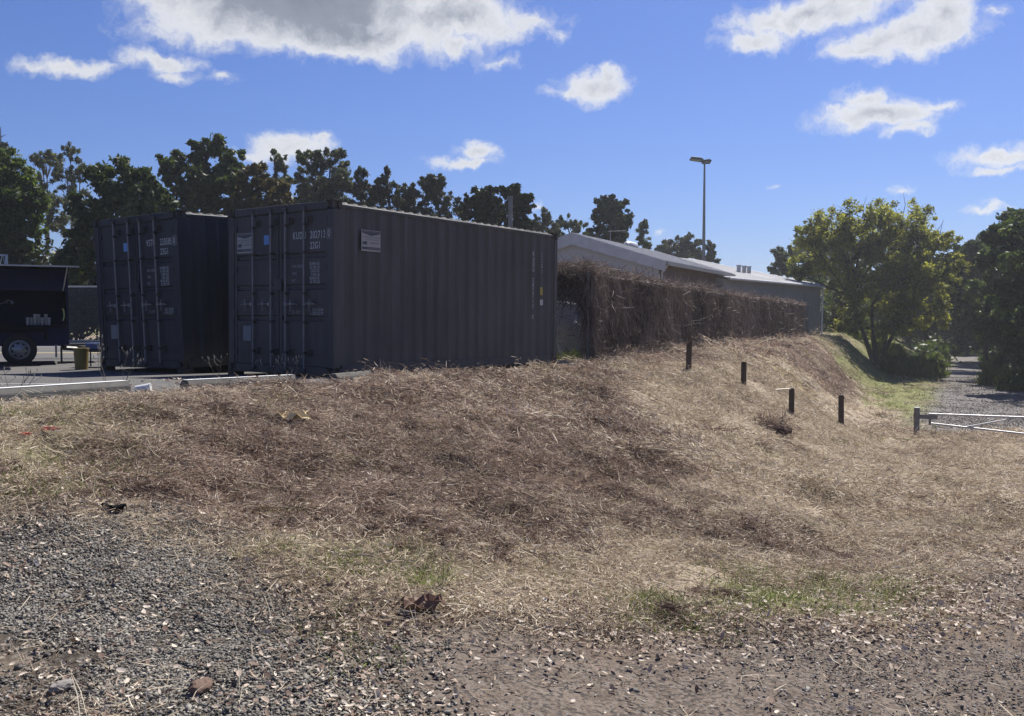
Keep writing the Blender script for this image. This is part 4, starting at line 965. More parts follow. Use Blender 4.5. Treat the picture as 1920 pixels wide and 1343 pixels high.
    p = Mx @ Vector((x(15), -0.1, z(569)))
    cl = MB(); vs = []
    for i in range(9):
        for j in range(4):
            vs.append((-0.2 + i * .045, -0.08 + j * .05, 0.03 * math.sin(i * 1.3 + j) * (i % 3) * .5 + (0.06 if 5 < i < 8 else 0.0)))
    cl.add(vs, [(i * 4 + j, i * 4 + 4 + j, i * 4 + 5 + j, i * 4 + 1 + j) for i in range(8) for j in range(3)])
    MB().box(x(-60), x(34), -0.2, 0.05, z(573), z(571)).build('upper_shelf', M['black'], root)
    o = cl.build('white_cloth', M['cup'], None, label='crumpled white cloth on the small upper shelf of the trailer', cat='cloth'); o.location = Mx @ Vector((x(14), -0.09, z(571) + .02)); o.rotation_euler.z = R(14)
    md = o.modifiers.new('thick', 'SOLIDIFY'); md.thickness = 0.006
trailer()
def bucket():
    g = at(153, 693, 16.45)
    root = empty('bucket', (g.x, g.y, PZ - .004), 0, label='mustard yellow plastic bin standing under the trailer drawbar', cat='bin')
    MB().tube([(0, 0, 0), (0, 0, 0.37)], [0.108, 0.128], 20).build('body', M['bucket'], root, smooth=True)
    MB().tube([(0, 0, .371), (0, 0, .395)], [0.138, 0.135], 20).build('rim', M['bucket'], root, smooth=True)
bucket()
p = at(192, 668, 17.3)
b = MB().box(-.26, .26, -.15, .15, 0, 0.13).build('tool_box', M['bluebox'], None, bevel=0.015, label='blue plastic box on the step beside the trailer drawbar', cat='box'); b.location = (p.x, p.y, PZ + .33)
rt = empty('step_stool', (p.x, p.y, PZ), 0, label='low black folding step between the trailer and the left container', cat='step')
MB().box(-.36, .36, -.2, .2, .29, .325).build('tread', M['black_steel'], rt, bevel=.006)
for sx in (-.3, .3):
    for sy in (-.16, .16): MB().tube([(sx, sy, 0), (sx, sy, .29)], .014, 6).build('leg', M['black_steel'], rt)
# chain-link panel and low pale blue barrier beyond the trailer
def panel():
    a = at(105, 643, 21.5); b_ = at(196, 643, 21.5); zt = at(150, 538, 21.5).z
    root = empty('wire_fence_panel', (a.x, a.y, PZ), 0, label='chain-link fence panel between the trailer and the left container', cat='fence')
    L = b_.x - a.x + 1.2; h = zt - a.z; z0 = a.z - PZ
    for x in (0, L): MB().tube([(x, 0, 0), (x, 0, z0 + h + .03)], .025, 8).build('post', M['galv_dark'], root, smooth=True)
    MB().tube([(0, 0, z0 + h), (L, 0, z0 + h)], .02, 8).build('rail', M['galv'], root); MB().tube([(0, 0, z0), (L, 0, z0)], .015, 8).build('rail', M['galv_dark'], root)
    chainmesh(Vector((0, 0, 0)), Vector((L, 0, 0)), h, lambda s: z0, 0.062, 0.005).build('wire_mesh', M['galv_dark'], root)
    c = at(40, 655, 36); d = at(260, 655, 36)
    rt = empty('low_barrier', (c.x, c.y, PZ), 0, label='low pale blue barrier beyond the car park, seen under the trailer drawbar', cat='barrier')
    zt2 = at(150, 640, 36).z - PZ
    MB().box(0, d.x - c.x, 0, .15, 0, zt2).build('panel', M['paleblue'], rt, bevel=.02); MB().box(-.05, d.x - c.x + .05, -.03, .18, zt2 + .001, zt2 + .04).build('capping', M['white_plastic'], rt)
panel()

# painted lines on the asphalt
def stripe(name, pts, w, mt):
    (x0, y0), (x1, y1) = pts; d = Vector((x1 - x0, y1 - y0)).normalized(); n = Vector((-d.y, d.x)) * w / 2
    V_ = [(x0 - n.x, y0 - n.y), (x1 - n.x, y1 - n.y), (x1 + n.x, y1 + n.y), (x0 + n.x, y0 + n.y)]
    MB().add([(a, b, pz(b) + 0.0005) for a, b in V_], [(0, 1, 2, 3)]).build(name, mt, None, kind='structure')
M['linepaint'] = worn('faded_line_paint', (0.45, 0.44, 0.42), (0.2, 0.2, 0.19), 6, 0.8)
M['yellowline'] = worn('faded_yellow_paint', (0.3, 0.24, 0.14), (0.16, 0.14, 0.11), 6, 0.8)
stripe('painted_bay_line', ((-9.5, 10.9), (-5.0, 11.2)), 0.09, M['linepaint'])
stripe('painted_road_line', ((-26, 24.0), (-4, 25.0)), 0.7, M['yellowline'])
stripe('painted_edge_line', ((-30, 30.0), (-4, 31.0)), 0.3, M['linepaint'])

# ------------------------------------------------------------------ trees
LM = {
 'dark': leafmat('leaf_dark_green', (0.017, 0.026, 0.010), (0.051, 0.072, 0.026), (0.123, 0.152, 0.055), 0.3),
 'mid': leafmat('leaf_mid_green', (0.026, 0.041, 0.013), (0.072, 0.104, 0.032), (0.174, 0.217, 0.065), 0.35),
 'gum': leafmat('leaf_gum', (0.032, 0.041, 0.026), (0.080, 0.093, 0.055), (0.189, 0.203, 0.123), 0.3),
 'oak': leafmat('leaf_sheoak', (0.026, 0.030, 0.019), (0.065, 0.070, 0.041), (0.145, 0.145, 0.084), 0.25),
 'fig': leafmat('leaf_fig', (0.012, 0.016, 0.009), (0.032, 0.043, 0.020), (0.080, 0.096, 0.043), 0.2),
 'pine': leafmat('leaf_pine', (0.012, 0.019, 0.010), (0.029, 0.043, 0.022), (0.072, 0.087, 0.043), 0.15),
 'rust': leafmat('leaf_rusty', (0.032, 0.026, 0.012), (0.080, 0.065, 0.029), (0.174, 0.131, 0.058), 0.3),
 'yellow': leafmat('leaf_yellow_green', (0.05, 0.055, 0.02), (0.19, 0.19, 0.06), (0.46, 0.42, 0.13), 0.58),
 'shrub': leafmat('leaf_shrub', (0.043, 0.058, 0.017), (0.131, 0.167, 0.051), (0.290, 0.319, 0.109), 0.4),
}
def leaves(C, size, flat=0.35, aspect=0.5):
    N = len(C); nrm = unit(rng.normal(size=(N, 3)) + np.array([0, 0, flat])[None]); a = unit(np.cross(nrm, rng.normal(size=(N, 3)))); b = np.cross(nrm, a)
    s = (size * (0.6 + 0.8 * rng.random(N)))[:, None]
    V = np.stack([C - a * s, C - b * s * aspect - a * s * 0.1 + nrm * s * .12, C + a * s, C + b * s * aspect - a * s * .1 + nrm * s * .12], 1).reshape(-1, 3)
    return V, np.arange(N * 4).reshape(-1, 4)

def crown_mesh(name, centers, radii, nleaf, size, shell=0.25, aspect=0.5, flat=0.35, squash=0.75, plume=0.65):
    """leaves scattered in many small clumps"""
    w = radii ** 2; idx = rng.choice(len(centers), nleaf, p=w / w.sum())
    u = unit(rng.normal(size=(nleaf, 3))); r = radii[idx] * (shell + (1 - shell) * rng.random(nleaf) ** .6) * (0.8 + .9 * rng.random(nleaf) ** 4)
    out_ = unit(centers - centers.mean(0)[None] + rng.normal(0, 1.3, centers.shape) * radii[:, None] + np.array([0, 0, .25])[None]) ; t_ = rng.uniform(-.8, 1.5, nleaf)
    P = centers[idx] + u * (r * (.75 - .3 * np.clip(t_, 0, 1.5)))[:, None] * np.array([1, 1, squash])[None] + out_[idx] * (t_ * radii[idx] * plume)[:, None]
    V, Q = leaves(P, np.full(nleaf, size), flat, aspect)
    ct = rng.random(len(centers))[idx] * 0.45 + rng.random(nleaf) * 0.55
    return np_mesh(name, V, Q, np.repeat(ct, 4))

def tree(name, label, cat_, base, lobes, lm, nleaf, size, group=None, sub=9, subr=0.34, bark='bark', tr=0.18, bare=0, aspect=0.5, fork=0, squash=.75, shell=.2, extra=None, lean=None):
    base = Vector(base); root = empty(name, base, 0, label=label, cat=cat_, group=group)
    lobes = [(Vector(c) - base, r) for c, r in lobes]
    cs, rs = [], []; tb = MB()
    cx = sum((c for c, r in lobes), Vector()) / len(lobes); top = max(c.z for c, r in lobes)
    zlow = min(c.z - r[2] for c, r in lobes)
    stems = [Vector((0, 0, -0.2))]
    trunk_top = Vector((cx.x * 0.8, cx.y * 0.8, max(zlow * 0.6 + top * 0.4, 0.5)))
    wob = lambda a: Vector((rng.normal() * a, rng.normal() * a, 0))
    mid1 = Vector((0, 0, -.2)).lerp(trunk_top, .5) + wob(trunk_top.length * .03)
    sub = int(sub * 2.3); subr = subr * .62
    if fork:
        order = sorted(range(len(lobes)), key=lambda k: lobes[k][0].x); tips = []
        for g_ in range(fork):
            grp_ = order[g_ * len(order) // fork:(g_ + 1) * len(order) // fork]
            t_ = sum((lobes[k][0] for k in grp_), Vector()) / len(grp_); t_ = Vector((t_.x * .5, t_.y * .5, t_.z * .6)); tips.append(t_)
            s0_ = Vector((rng.uniform(-.3, .3) * tr * 2, rng.uniform(-.3, .3) * tr * 2, -.3)); m_ = s0_.lerp(t_, .5) + wob(.12)
            tb.tube([s0_, m_, t_], [tr * .75, tr * .55, tr * .35], 8)
    else: tb.tube([(0, 0, -.3), (0, 0, 0.1), mid1, trunk_top], [tr * 1.25, tr, tr * .8, tr * .55], 9)
    for li, (c, r) in enumerate(lobes):
        rm = (r[0] + r[1] + r[2]) / 3
        st = min(tips, key=lambda q: (q - c).length) if fork else trunk_top * (0.75 + 0.2 * rng.random())
        m = st.lerp(c, 0.55) + wob(rm * 0.15) - Vector((0, 0, 0.1 * rm)); tr1 = tr * (0.34 if fork else .42)
        tb.tube([st, m, c], [tr1, tr1 * .7, tr1 * .35], 6)
        for k in range(sub):
            u = Vector(rng.normal(size=3)).normalized(); f = rng.uniform(0.1, 1.0) ** .5 * 1.02
            q = c + Vector((u.x * r[0], u.y * r[1], u.z * r[2])) * f
            cs.append(q); rs.append(rm * subr * rng.uniform(0.55, 1.5))
            if k % 2 == 0:
                mm = c.lerp(q, 0.5) + wob(rm * .06)
                tb.tube([m.lerp(c, 0.6), mm, q], [tr1 * .32, tr1 * .2, tr1 * .07], 4, cap=False)
    for k in range(bare):
        c, r = lobes[int(rng.integers(len(lobes)))]; u = Vector((rng.normal() * .5, rng.normal() * .5, 1)).normalized()
        q = c + Vector((u.x * r[0], u.y * r[1], u.z * r[2])) * rng.uniform(1.05, 1.5)
        tb.tube([c, c.lerp(q, .55) + wob(.1), q], [tr * .12, tr * .07, .006], 4, cap=False)
    tb.build('trunk', M[bark], root, smooth=True)
    dense = lm in ('mid', 'dark', 'fig', 'rust', 'yellow')
    link('crown', crown_mesh('crown', np.array([tuple(c) for c in cs]), np.array(rs) * (1.55 if dense else 1.35), int(nleaf * (0.95 if lm == 'yellow' else 1.3)), size * (.78 if dense else .72), aspect=aspect, squash=squash, shell=0.05 if dense else shell, plume=.2 if dense else .5), LM[lm], root)
    return root
def PL(D, *L):
    """lobes given as picture ellipses (px, py, rx, ry[, depth offset]) at distance D"""
    out = []
    for l in L:
        d = D + (l[4] if len(l) > 4 else 0); c = at(l[0], l[1], d); rx = l[2] / F * d * 1.06; rz = l[3] / F * d * 1.06
        out.append((c, (rx, rx * 0.85, rz)))
    return out
def gbase(px, D):
    p = at(px, 600, D); return (p.x, D, g1(p.x, D) - .02)

tree('feathery_tree', 'broad feathery green tree at the left edge behind the trailer', 'tree', gbase(10, 38), PL(38, (0, 330, 50, 45), (25, 390, 50, 55), (40, 430, 38, 45), (-40, 400, 70, 80), (-60, 310, 50, 50), (60, 375, 25, 28)), 'mid', 34000, 0.15, sub=18, aspect=.35, bark='bark')
# conifer with whorled branches
def pine():
    D = 62; b = Vector(gbase(10, D)); tp = at(9, 238, D); h = tp.z - b.z
    root = empty('norfolk_pine', b, 0, label='tall dark pine with a bare spiky tip at the left edge', cat='pine tree')
    tb = MB().tube([(0, 0, -.3), (0, 0, h * .5), (0, 0, h)], [.35, .2, .02], 8); cs = []; rs = []
    zz = h * .3; k = 0
    while zz < h * .93:
        rad = (h - zz) * 0.22 + .05
        for a in range(7):
            t = a / 7 * 6.283 + k * .5; e = Vector((math.cos(t) * rad, math.sin(t) * rad, zz + rad * .15)); tb.tube([(0, 0, zz), e], [.05, .015], 4, cap=False)
            for f in (.35, .65, .95): cs.append(tuple(Vector((0, 0, zz)).lerp(e, f))); rs.append(0.42 * (0.6 + .4 * (h - zz) / h))
        zz += 0.35 + (h - zz) * .055; k += 1
    for a in range(4): t = a * 1.57; tb.tube([(0, 0, h * .95), (math.cos(t) * .4, math.sin(t) * .4, h * .965)], [.03, .01], 4)
    tb.build('trunk', M['bark'], root)
    link('crown', crown_mesh('crown', np.array(cs), np.array(rs), 12000, .13, shell=.1, aspect=.25), LM['pine'], root)
pine()
tree('gum_tree', 'slender open gum tree with see-through crown beside the feathery tree', 'gum tree', gbase(92, 55), PL(55, (88, 310, 26, 22), (75, 345, 22, 20), (100, 375, 24, 22), (78, 300, 16, 12), (112, 420, 24, 24)), 'gum', 5200, 0.17, 'gum trees behind the containers', sub=8, subr=.4, bark='bark_pale', tr=.14, aspect=.3)
tree('gum_tree', 'wispy grey gum tree, the taller of the open pair left of the round tree', 'gum tree', gbase(140, 57), PL(57, (132, 285, 14, 14), (150, 320, 16, 22), (125, 335, 20, 26), (145, 375, 22, 22)), 'gum', 4000, 0.16, 'gum trees behind the containers', sub=8, subr=.4, bark='bark_pale', tr=.12, aspect=.3)
tree('round_tree', 'dense round-headed dark green tree above the left container', 'tree', gbase(225, 36), PL(36, (225, 345, 62, 48), (190, 390, 55, 50), (270, 375, 50, 48), (235, 420, 80, 50), (170, 450, 40, 50), (300, 400, 38, 34), (150, 490, 40, 60)), 'dark', 34000, 0.13, sub=16, subr=.3)
tree('broad_tree', 'tallest broad dark tree with tiered branches over the gap between the containers', 'tree', gbase(380, 44), PL(44, (385, 275, 38, 22), (340, 305, 44, 28), (425, 310, 44, 30), (380, 345, 78, 42), (320, 370, 44, 36), (445, 360, 34, 34), (385, 400, 66, 30)), 'dark', 26000, 0.15, sub=13, subr=.32, tr=.26)
tree('rusty_tree', 'brownish green tree tucked against the tallest broad tree', 'tree', gbase(485, 42), PL(42, (480, 335, 36, 28), (500, 370, 40, 30), (470, 385, 34, 24), (530, 395, 30, 18)), 'rust', 13000, 0.13, sub=12, subr=.32)
tree('gum_tree', 'narrow gum tree just left of the widest gum above the near container', 'gum tree', gbase(515, 52), PL(52, (520, 305, 19, 20), (530, 340, 22, 26), (505, 350, 20, 22), (530, 385, 30, 22)), 'gum', 6500, 0.15, 'gum trees behind the containers', sub=9, subr=.38, bark='bark_pale', tr=.14, aspect=.35)
tree('gum_tree', 'widest airy gum tree above the door end of the near container', 'gum tree', gbase(605, 50), PL(50, (620, 297, 32, 20), (580, 310, 28, 24), (605, 340, 50, 30), (640, 350, 22, 24), (570, 370, 40, 26), (625, 385, 46, 24)), 'gum', 15000, 0.15, 'gum trees behind the containers', sub=11, subr=.34, bark='bark_pale', tr=.18, aspect=.35)
for (px, lob, lb) in ((690, [(678, 335, 14, 20), (690, 370, 32, 28), (670, 400, 30, 24)], 'pointed she-oak next to the widest gum tree'),
                      (728, [(725, 328, 8, 16), (722, 355, 28, 22), (735, 385, 38, 30), (760, 410, 28, 18)], 'she-oak with a thin leading shoot, in the middle of the row'),
                      (775, [(768, 355, 14, 16), (775, 385, 26, 26), (790, 415, 26, 18)], 'small she-oak filling the dip right of the spiky one'),
                      (825, [(812, 340, 24, 16), (815, 370, 32, 26), (840, 385, 20, 20), (820, 410, 44, 24)], 'rounded pale she-oak at the low end of the row')):
    tree('sheoak_tree', lb, 'she-oak tree', gbase(px, 47 + rng.uniform(-2, 2)), PL(47, *lob), 'oak', 9500, 0.13, 'she-oaks behind the near container', sub=12, subr=.34, aspect=.3)
tree('fig_tree', 'dense dark fig tree with a rounded top left of the grey post', 'fig tree', gbase(905, 42), PL(42, (905, 372, 30, 26), (885, 395, 22, 26), (925, 400, 26, 26), (905, 420, 36, 24)), 'fig', 15000, 0.13, 'dense fig trees behind the near container', sub=14, subr=.3)
tree('fig_tree', 'dense dark fig tree directly behind the grey post', 'fig tree', gbase(965, 43), PL(43, (958, 360, 20, 16), (975, 385, 26, 28), (955, 405, 26, 28), (985, 420, 20, 26)), 'fig', 14000, 0.13, 'dense fig trees behind the near container', sub=14, subr=.3)
tree('sheoak_tree', 'low she-oak between the dark figs and the hall gable', 'she-oak tree', gbase(1020, 55), PL(55, (1018, 410, 16, 16), (1025, 435, 26, 24), (1000, 430, 18, 20)), 'oak', 7000, 0.14, 'she-oaks behind the near container', sub=11, subr=.36, aspect=.3)
tree('gum_tree', 'small open gum tree above the apex of the hall roof', 'gum tree', gbase(1065, 60), PL(60, (1060, 415, 16, 12), (1080, 430, 20, 16), (1045, 440, 20, 16), (1095, 445, 20, 12)), 'gum', 3600, 0.16, 'gum trees behind the hall', sub=8, subr=.4, bark='bark_pale', aspect=.35)
tree('fig_tree', 'tall solid dark fig tree standing alone behind the hall roof', 'fig tree', gbase(1147, 62), PL(62, (1147, 380, 24, 16), (1128, 400, 22, 24), (1165, 405, 20, 26), (1145, 430, 38, 30), (1150, 455, 34, 24), (1120, 445, 18, 22)), 'fig', 19000, 0.17, 'dense fig trees behind the hall', sub=14, subr=.3)
tree('gum_tree', 'thin sapling-like gum tree standing right of the solitary dark fig', 'gum tree', gbase(1205, 66), PL(66, (1208, 422, 9, 9), (1205, 440, 13, 13), (1210, 460, 12, 12)), 'gum', 1700, 0.17, 'gum trees behind the hall', sub=7, subr=.42, bark='bark_pale', tr=.1, aspect=.35)
tree('sheoak_tree', 'bushy she-oak left of the floodlight pole, above the roof', 'she-oak tree', gbase(1275, 95), PL(95, (1255, 462, 24, 12), (1290, 452, 22, 14), (1275, 475, 38, 16), (1298, 468, 22, 18)), 'oak', 9500, 0.24, 'trees beyond the roofs', sub=11, subr=.36, aspect=.35)
tree('sheoak_tree', 'small round she-oak directly behind the floodlight pole', 'she-oak tree', gbase(1325, 96), PL(96, (1328, 470, 14, 16), (1322, 486, 18, 10), (1345, 490, 6, 4)), 'oak', 3600, 0.24, 'trees beyond the roofs', sub=10, subr=.36, aspect=.35)
tree('gum_tree', 'grey-green gum tree peeping over the end of the shed roof', 'gum tree', gbase(1478, 82), PL(82, (1478, 482, 28, 18), (1505, 500, 30, 20), (1460, 505, 16, 14), (1530, 520, 30, 24)), 'gum', 9000, 0.2, 'trees beyond the roofs', sub=11, subr=.36, bark='bark_pale', aspect=.4)

# the big sunlit tree on the bank, several stems
b0 = hit(1650, 668); Dm = 60.0
tree('sprawling_tree', 'large sprawling yellow-green tree with several stems beside the track', 'tree', (at(1648, 600, Dm).x, Dm, g1(at(1648, 600, Dm).x, Dm) - .05),
     PL(Dm, (1560, 430, 52, 34), (1620, 410, 55, 34), (1690, 415, 56, 36), (1530, 475, 44, 36), (1590, 480, 56, 44), (1660, 480, 60, 48), (1720, 470, 50, 44), (1760, 450, 36, 28), (1600, 540, 56, 44), (1670, 560, 60, 50), (1740, 530, 44, 44), (1660, 620, 34, 26), (1745, 590, 32, 30), (1690, 600, 36, 30), (1785, 500, 26, 26), (1520, 440, 30, 26), (1600, 600, 34, 26), (1630, 450, 60, 40, 1.5), (1700, 510, 50, 44, -1.2), (1500, 510, 24, 22)),
     'yellow', 62000, 0.13, sub=15, subr=.42, bark='bark', tr=.26, bare=26, fork=4, aspect=.5, shell=.1)
# trees lining the track
def fill_tree(px, D, top, wpx, lm, n, label, name='track_tree', low=640, sz=.19, grp='trees lining the gravel track', **kw):
    L = []; nl = kw.pop('nl', 9); hgt = low - top
    for k in range(nl):
        f = (k + .5) / nl; L.append((px + rng.uniform(-.6, .6) * wpx * (0.35 + .65 * math.sin(math.pi * (0.15 + .75 * f))), top + 0.1 * hgt + f * hgt * .85, wpx * .42, hgt * .15, rng.uniform(-1.5, 1.5)))
    L.append((px, top + hgt * .12, wpx * .3, hgt * .12))
    return tree(name, label, 'tree', gbase(kw.pop('bpx', px), D), PL(D, *L), lm, n, sz, grp, sub=13, subr=.32, tr=.22, **kw)
fill_tree(1985, 46, 385, 150, 'mid', 26000, 'tall green tree at the right edge overhanging the track', sz=.15)
fill_tree(1905, 60, 395, 80, 'mid', 24000, 'layered green tree just inside the right edge above the shaded track', sz=.17)
fill_tree(1905, 49, 405, 72, 'dark', 20000, 'dark tree leaning from the right over the shaded part of the track', low=560, sz=.16, bpx=1995)
fill_tree(1850, 76, 448, 76, 'dark', 24000, 'dark tree on the right side of the track where it disappears', sz=.2)
fill_tree(1880, 57, 415, 85, 'mid', 20000, 'full dark green tree right of the track, the one behind the leaning tree', low=640, sz=.17, bpx=2000)
fill_tree(1815, 68, 450, 62, 'dark', 18000, 'dark tree whose crown meets the sprawling yellow-green tree', low=620, sz=.19, bpx=1930)
fill_tree(1950, 52, 400, 90, 'mid', 18000, 'dense green tree filling the wall of foliage at the right edge', low=700, sz=.16, bpx=2010)
fill_tree(1840, 82, 440, 80, 'dark', 22000, 'dark tree arching over the far part of the track', low=610, sz=.2, bpx=1925)
fill_tree(1800, 98, 470, 60, 'dark', 17000, 'dark tree closing the view at the end of the track', sz=.25)
fill_tree(1735, 84, 470, 60, 'dark', 17000, 'dark tree behind the sprawling yellow-green tree', sz=.22)
fill_tree(1610, 84, 500, 60, 'rust', 15000, 'brownish tree behind the shed corner and the bank', sz=.22)
fill_tree(1680, 92, 470, 70, 'dark', 17000, 'dark tree deep behind the many-stemmed tree on the bank', sz=.24)
fill_tree(2110, 39, 330, 210, 'mid', 20000, 'tree outside the right edge shading the near part of the track', sz=.17)
fill_tree(1880, 120, 500, 80, 'dark', 14000, 'farthest dark tree seen through the tunnel over the track', sz=.3)
fill_tree(1570, 72, 545, 24, 'rust', 6000, 'small reddish shrub-like tree against the end of the shed', sz=.15, low=630)

# shrubs and long grass beside the track
def shrub(px, py, D, rx, ry, lm, n, sz, label, name='roadside_shrub', grp='shrubs beside the track'):
    g = Vector(gbase(px, D)); root = empty(name, g, 0, label=label, cat='shrub', group=grp)
    top = at(px, py - ry, D).z - g.z; wr = rx / F * D; k = 60
    a = rng.random(k) * 6.28; rr = np.sqrt(rng.random(k)) * wr; hh = top * (1 - .55 * (rr / wr) ** 2) * (.75 + .3 * rng.random(k)); z = rng.random(k) * hh
    C = np.stack([np.cos(a) * rr, np.sin(a) * rr, z], 1)
    link('crown', crown_mesh('crown', C, rng.uniform(.15, .4, k) * max(top, .8) * .55, n, sz, aspect=.3, shell=.05), LM[lm], root)
    q = 900; a = rng.random(q) * 6.28; rr = np.sqrt(rng.random(q)) * wr * 1.15; C = np.stack([np.cos(a) * rr, np.sin(a) * rr, np.full(q, -.1)], 1)
    D1 = unit(np.stack([rng.normal(0, .25, q), rng.normal(0, .25, q), np.ones(q)], 1)); V, Q, kk = ribbons(C, D1, unit(rng.normal(size=(q, 3)) - np.array([0, 0, .5])), top * rng.uniform(.35, 1.0, q) * (1 - .4 * rr / wr), np.full(q, .022), np.abs(rng.normal(0, .3, q)), 3)
    link('stems', np_mesh('stems', V, Q, np.repeat(rng.random(q), kk)), LM['shrub'], root)
    return root
shrub(1605, 622, 66, 30, 17, 'shrub', 7000, .11, 'bright green shrub on the bank beyond the shed')
shrub(1655, 640, 64, 30, 24, 'shrub', 6000, .11, 'green shrub behind the stems of the sprawling tree')
shrub(1700, 668, 58, 40, 30, 'shrub', 12000, .09, 'tall weedy green shrub under the sprawling tree')
shrub(1745, 672, 60, 26, 24, 'shrub', 8000, .09, 'green shrub spilling to the left edge of the track')
shrub(1790, 660, 90, 14, 12, 'shrub', 2500, .13, 'small grassy bush at the dark end of the track')
shrub(1865, 680, 52, 22, 20, 'shrub', 6500, .09, 'green bush on the right edge of the track')
shrub(1905, 700, 48, 26, 18, 'mid', 6000, .09, 'darker bush beside the track at the right edge')

# continuous undergrowth and far wood that read as masses
def mass(name, label, quads, n, size, lm, cat_='undergrowth'):
    C = []; Rr = []
    for (x0, y0, x1, y1, h, w) in quads:
        k = int(math.hypot(x1 - x0, y1 - y0) / 1.1 * max(h / 2.0, 1)); t = rng.random(k)
        xs = x0 + (x1 - x0) * t + rng.normal(0, w, k); ys = y0 + (y1 - y0) * t + rng.normal(0, w, k); gz = ground(xs, ys, False)
        hh = h * (0.75 + 0.6 * (vnoise(xs / 3, ys / 3, 5) + .2)); C.append(np.stack([xs, ys, gz + rng.random(k) * hh], 1)); Rr.append(rng.uniform(.7, 1.4, k) * (1 + h / 12))
    C = np.concatenate(C); Rr = np.concatenate(Rr)
    me = crown_mesh(name, C, Rr, n, size, shell=.25, aspect=.5)
    link(name, me, LM[lm], None, label=label, cat=cat_, kind='stuff')
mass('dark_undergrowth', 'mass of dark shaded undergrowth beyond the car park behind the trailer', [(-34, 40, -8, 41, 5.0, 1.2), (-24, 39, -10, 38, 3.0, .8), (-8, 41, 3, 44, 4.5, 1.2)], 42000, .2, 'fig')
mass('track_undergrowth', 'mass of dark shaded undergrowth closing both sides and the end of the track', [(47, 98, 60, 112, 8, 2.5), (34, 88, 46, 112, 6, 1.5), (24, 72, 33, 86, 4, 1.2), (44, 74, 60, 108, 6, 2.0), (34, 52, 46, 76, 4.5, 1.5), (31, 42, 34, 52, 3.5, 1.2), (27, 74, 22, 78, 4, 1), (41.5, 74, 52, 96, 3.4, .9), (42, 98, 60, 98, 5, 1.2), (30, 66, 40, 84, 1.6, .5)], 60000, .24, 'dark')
mass('far_wood', 'far dark wood closing the horizon behind everything', [(-110, 95, -20, 120, 7, 4), (-20, 120, 40, 135, 6, 4), (40, 125, 120, 120, 12, 4), (60, 60, 90, 100, 12, 3)], 42000, .55, 'fig', 'wood')

# ------------------------------------------------------------------ scattered ground cover (geometry nodes, prototypes kept in unlinked collections)
def scatter(name, label, cat_, protos, P, rot, scl, idx):
    cl = bpy.data.collections.new(name + '_pieces')
    for i, (me, mt) in enumerate(protos):
        o = bpy.data.objects.new('%s_piece' % name, me)
        if len(me.materials) == 0: me.materials.append(mt)
        cl.objects.link(o)
    me = bpy.data.meshes.new(name); me.vertices.add(len(P)); me.vertices.foreach_set('co', P.astype(np.float32).ravel())
    a = me.attributes.new('rot', 'FLOAT_VECTOR', 'POINT'); a.data.foreach_set('vector', rot.astype(np.float32).ravel())
    a = me.attributes.new('scl', 'FLOAT', 'POINT'); a.data.foreach_set('value', scl.astype(np.float32))
    a = me.attributes.new('pick', 'INT', 'POINT'); a.data.foreach_set('value', idx.astype(np.int32))
    o = link(name, me, None, None, label=label, cat=cat_, kind='stuff')
    ng = bpy.data.node_groups.new(name, 'GeometryNodeTree')
    ng.interface.new_socket('Geometry', in_out='INPUT', socket_type='NodeSocketGeometry'); ng.interface.new_socket('Geometry', in_out='OUTPUT', socket_type='NodeSocketGeometry')
    n = ng.nodes.new; i_ = n('NodeGroupInput'); o_ = n('NodeGroupOutput'); mp = n('GeometryNodeMeshToPoints'); ins = n('GeometryNodeInstanceOnPoints'); ci = n('GeometryNodeCollectionInfo')
    ci.inputs['Collection'].default_value = cl; ci.inputs['Separate Children'].default_value = True; ci.inputs['Reset Children'].default_value = True
    ins.inputs['Pick Instance'].default_value = True
    def na(nm, t):
        q = n('GeometryNodeInputNamedAttribute'); q.data_type = t; q.inputs['Name'].default_value = nm; return q.outputs[0]
    L = ng.links.new
    L(i_.outputs[0], mp.inputs[0]); L(mp.outputs[0], ins.inputs['Points']); L(ci.outputs[0], ins.inputs['Instance'])
    L(na('pick', 'INT'), ins.inputs['Instance Index']); L(na('rot', 'FLOAT_VECTOR'), ins.inputs['Rotation']); L(na('scl', 'FLOAT'), ins.inputs['Scale'])
    L(ins.outputs[0], o_.inputs[0])
    md = o.modifiers.new('scatter', 'NODES'); md.node_group = ng
    return o
def tilt(x, y, rz):
    e = 0.15; zx = (ground(x + e, y) - ground(x - e, y)) / (2 * e); zy = (ground(x, y + e) - ground(x, y - e)) / (2 * e)
    out = np.zeros((len(x), 3))
    for i in range(len(x)):
        nrm = Vector((-zx[i], -zy[i], 1)).normalized(); q = Vector((0, 0, 1)).rotation_difference(nrm) @ Euler((0, 0, rz[i])).to_quaternion()
        out[i] = q.to_euler()
    return out
def sample(n, y0, y1, power=1.0):
    """points inside a wedge a good deal wider than the view"""
    u = rng.random(n); y = (y0 ** power + u * (y1 ** power - y0 ** power)) ** (1 / power) if power != 0 else y0 * (y1 / y0) ** u
    x = rng.uniform(-.72, .72, n) * y; return x, y
def patch_straw(n, rad, lmin, lmax, w, up=0.18, lift=0.03, comb=0.0):
    C = np.stack([rng.normal(0, rad, n), rng.normal(0, rad, n), rng.random(n) ** 1.6 * lift - 0.004], 1)
    D = unit(np.stack([rng.normal(size=n) + comb, rng.normal(size=n), rng.normal(0, up, n)], 1))
    V, Q, k = ribbons(C, D, unit(rng.normal(size=(n, 3)) * np.array([1, 1, .35])), rng.uniform(lmin, lmax, n), w * rng.uniform(.6, 1.4, n), rng.normal(0, .5, n), 2)
    V[:, 2] = np.maximum(V[:, 2], -0.012)
    return np_mesh('straw', V, Q, np.repeat(rng.beta(1.5, 1.7, n), k))
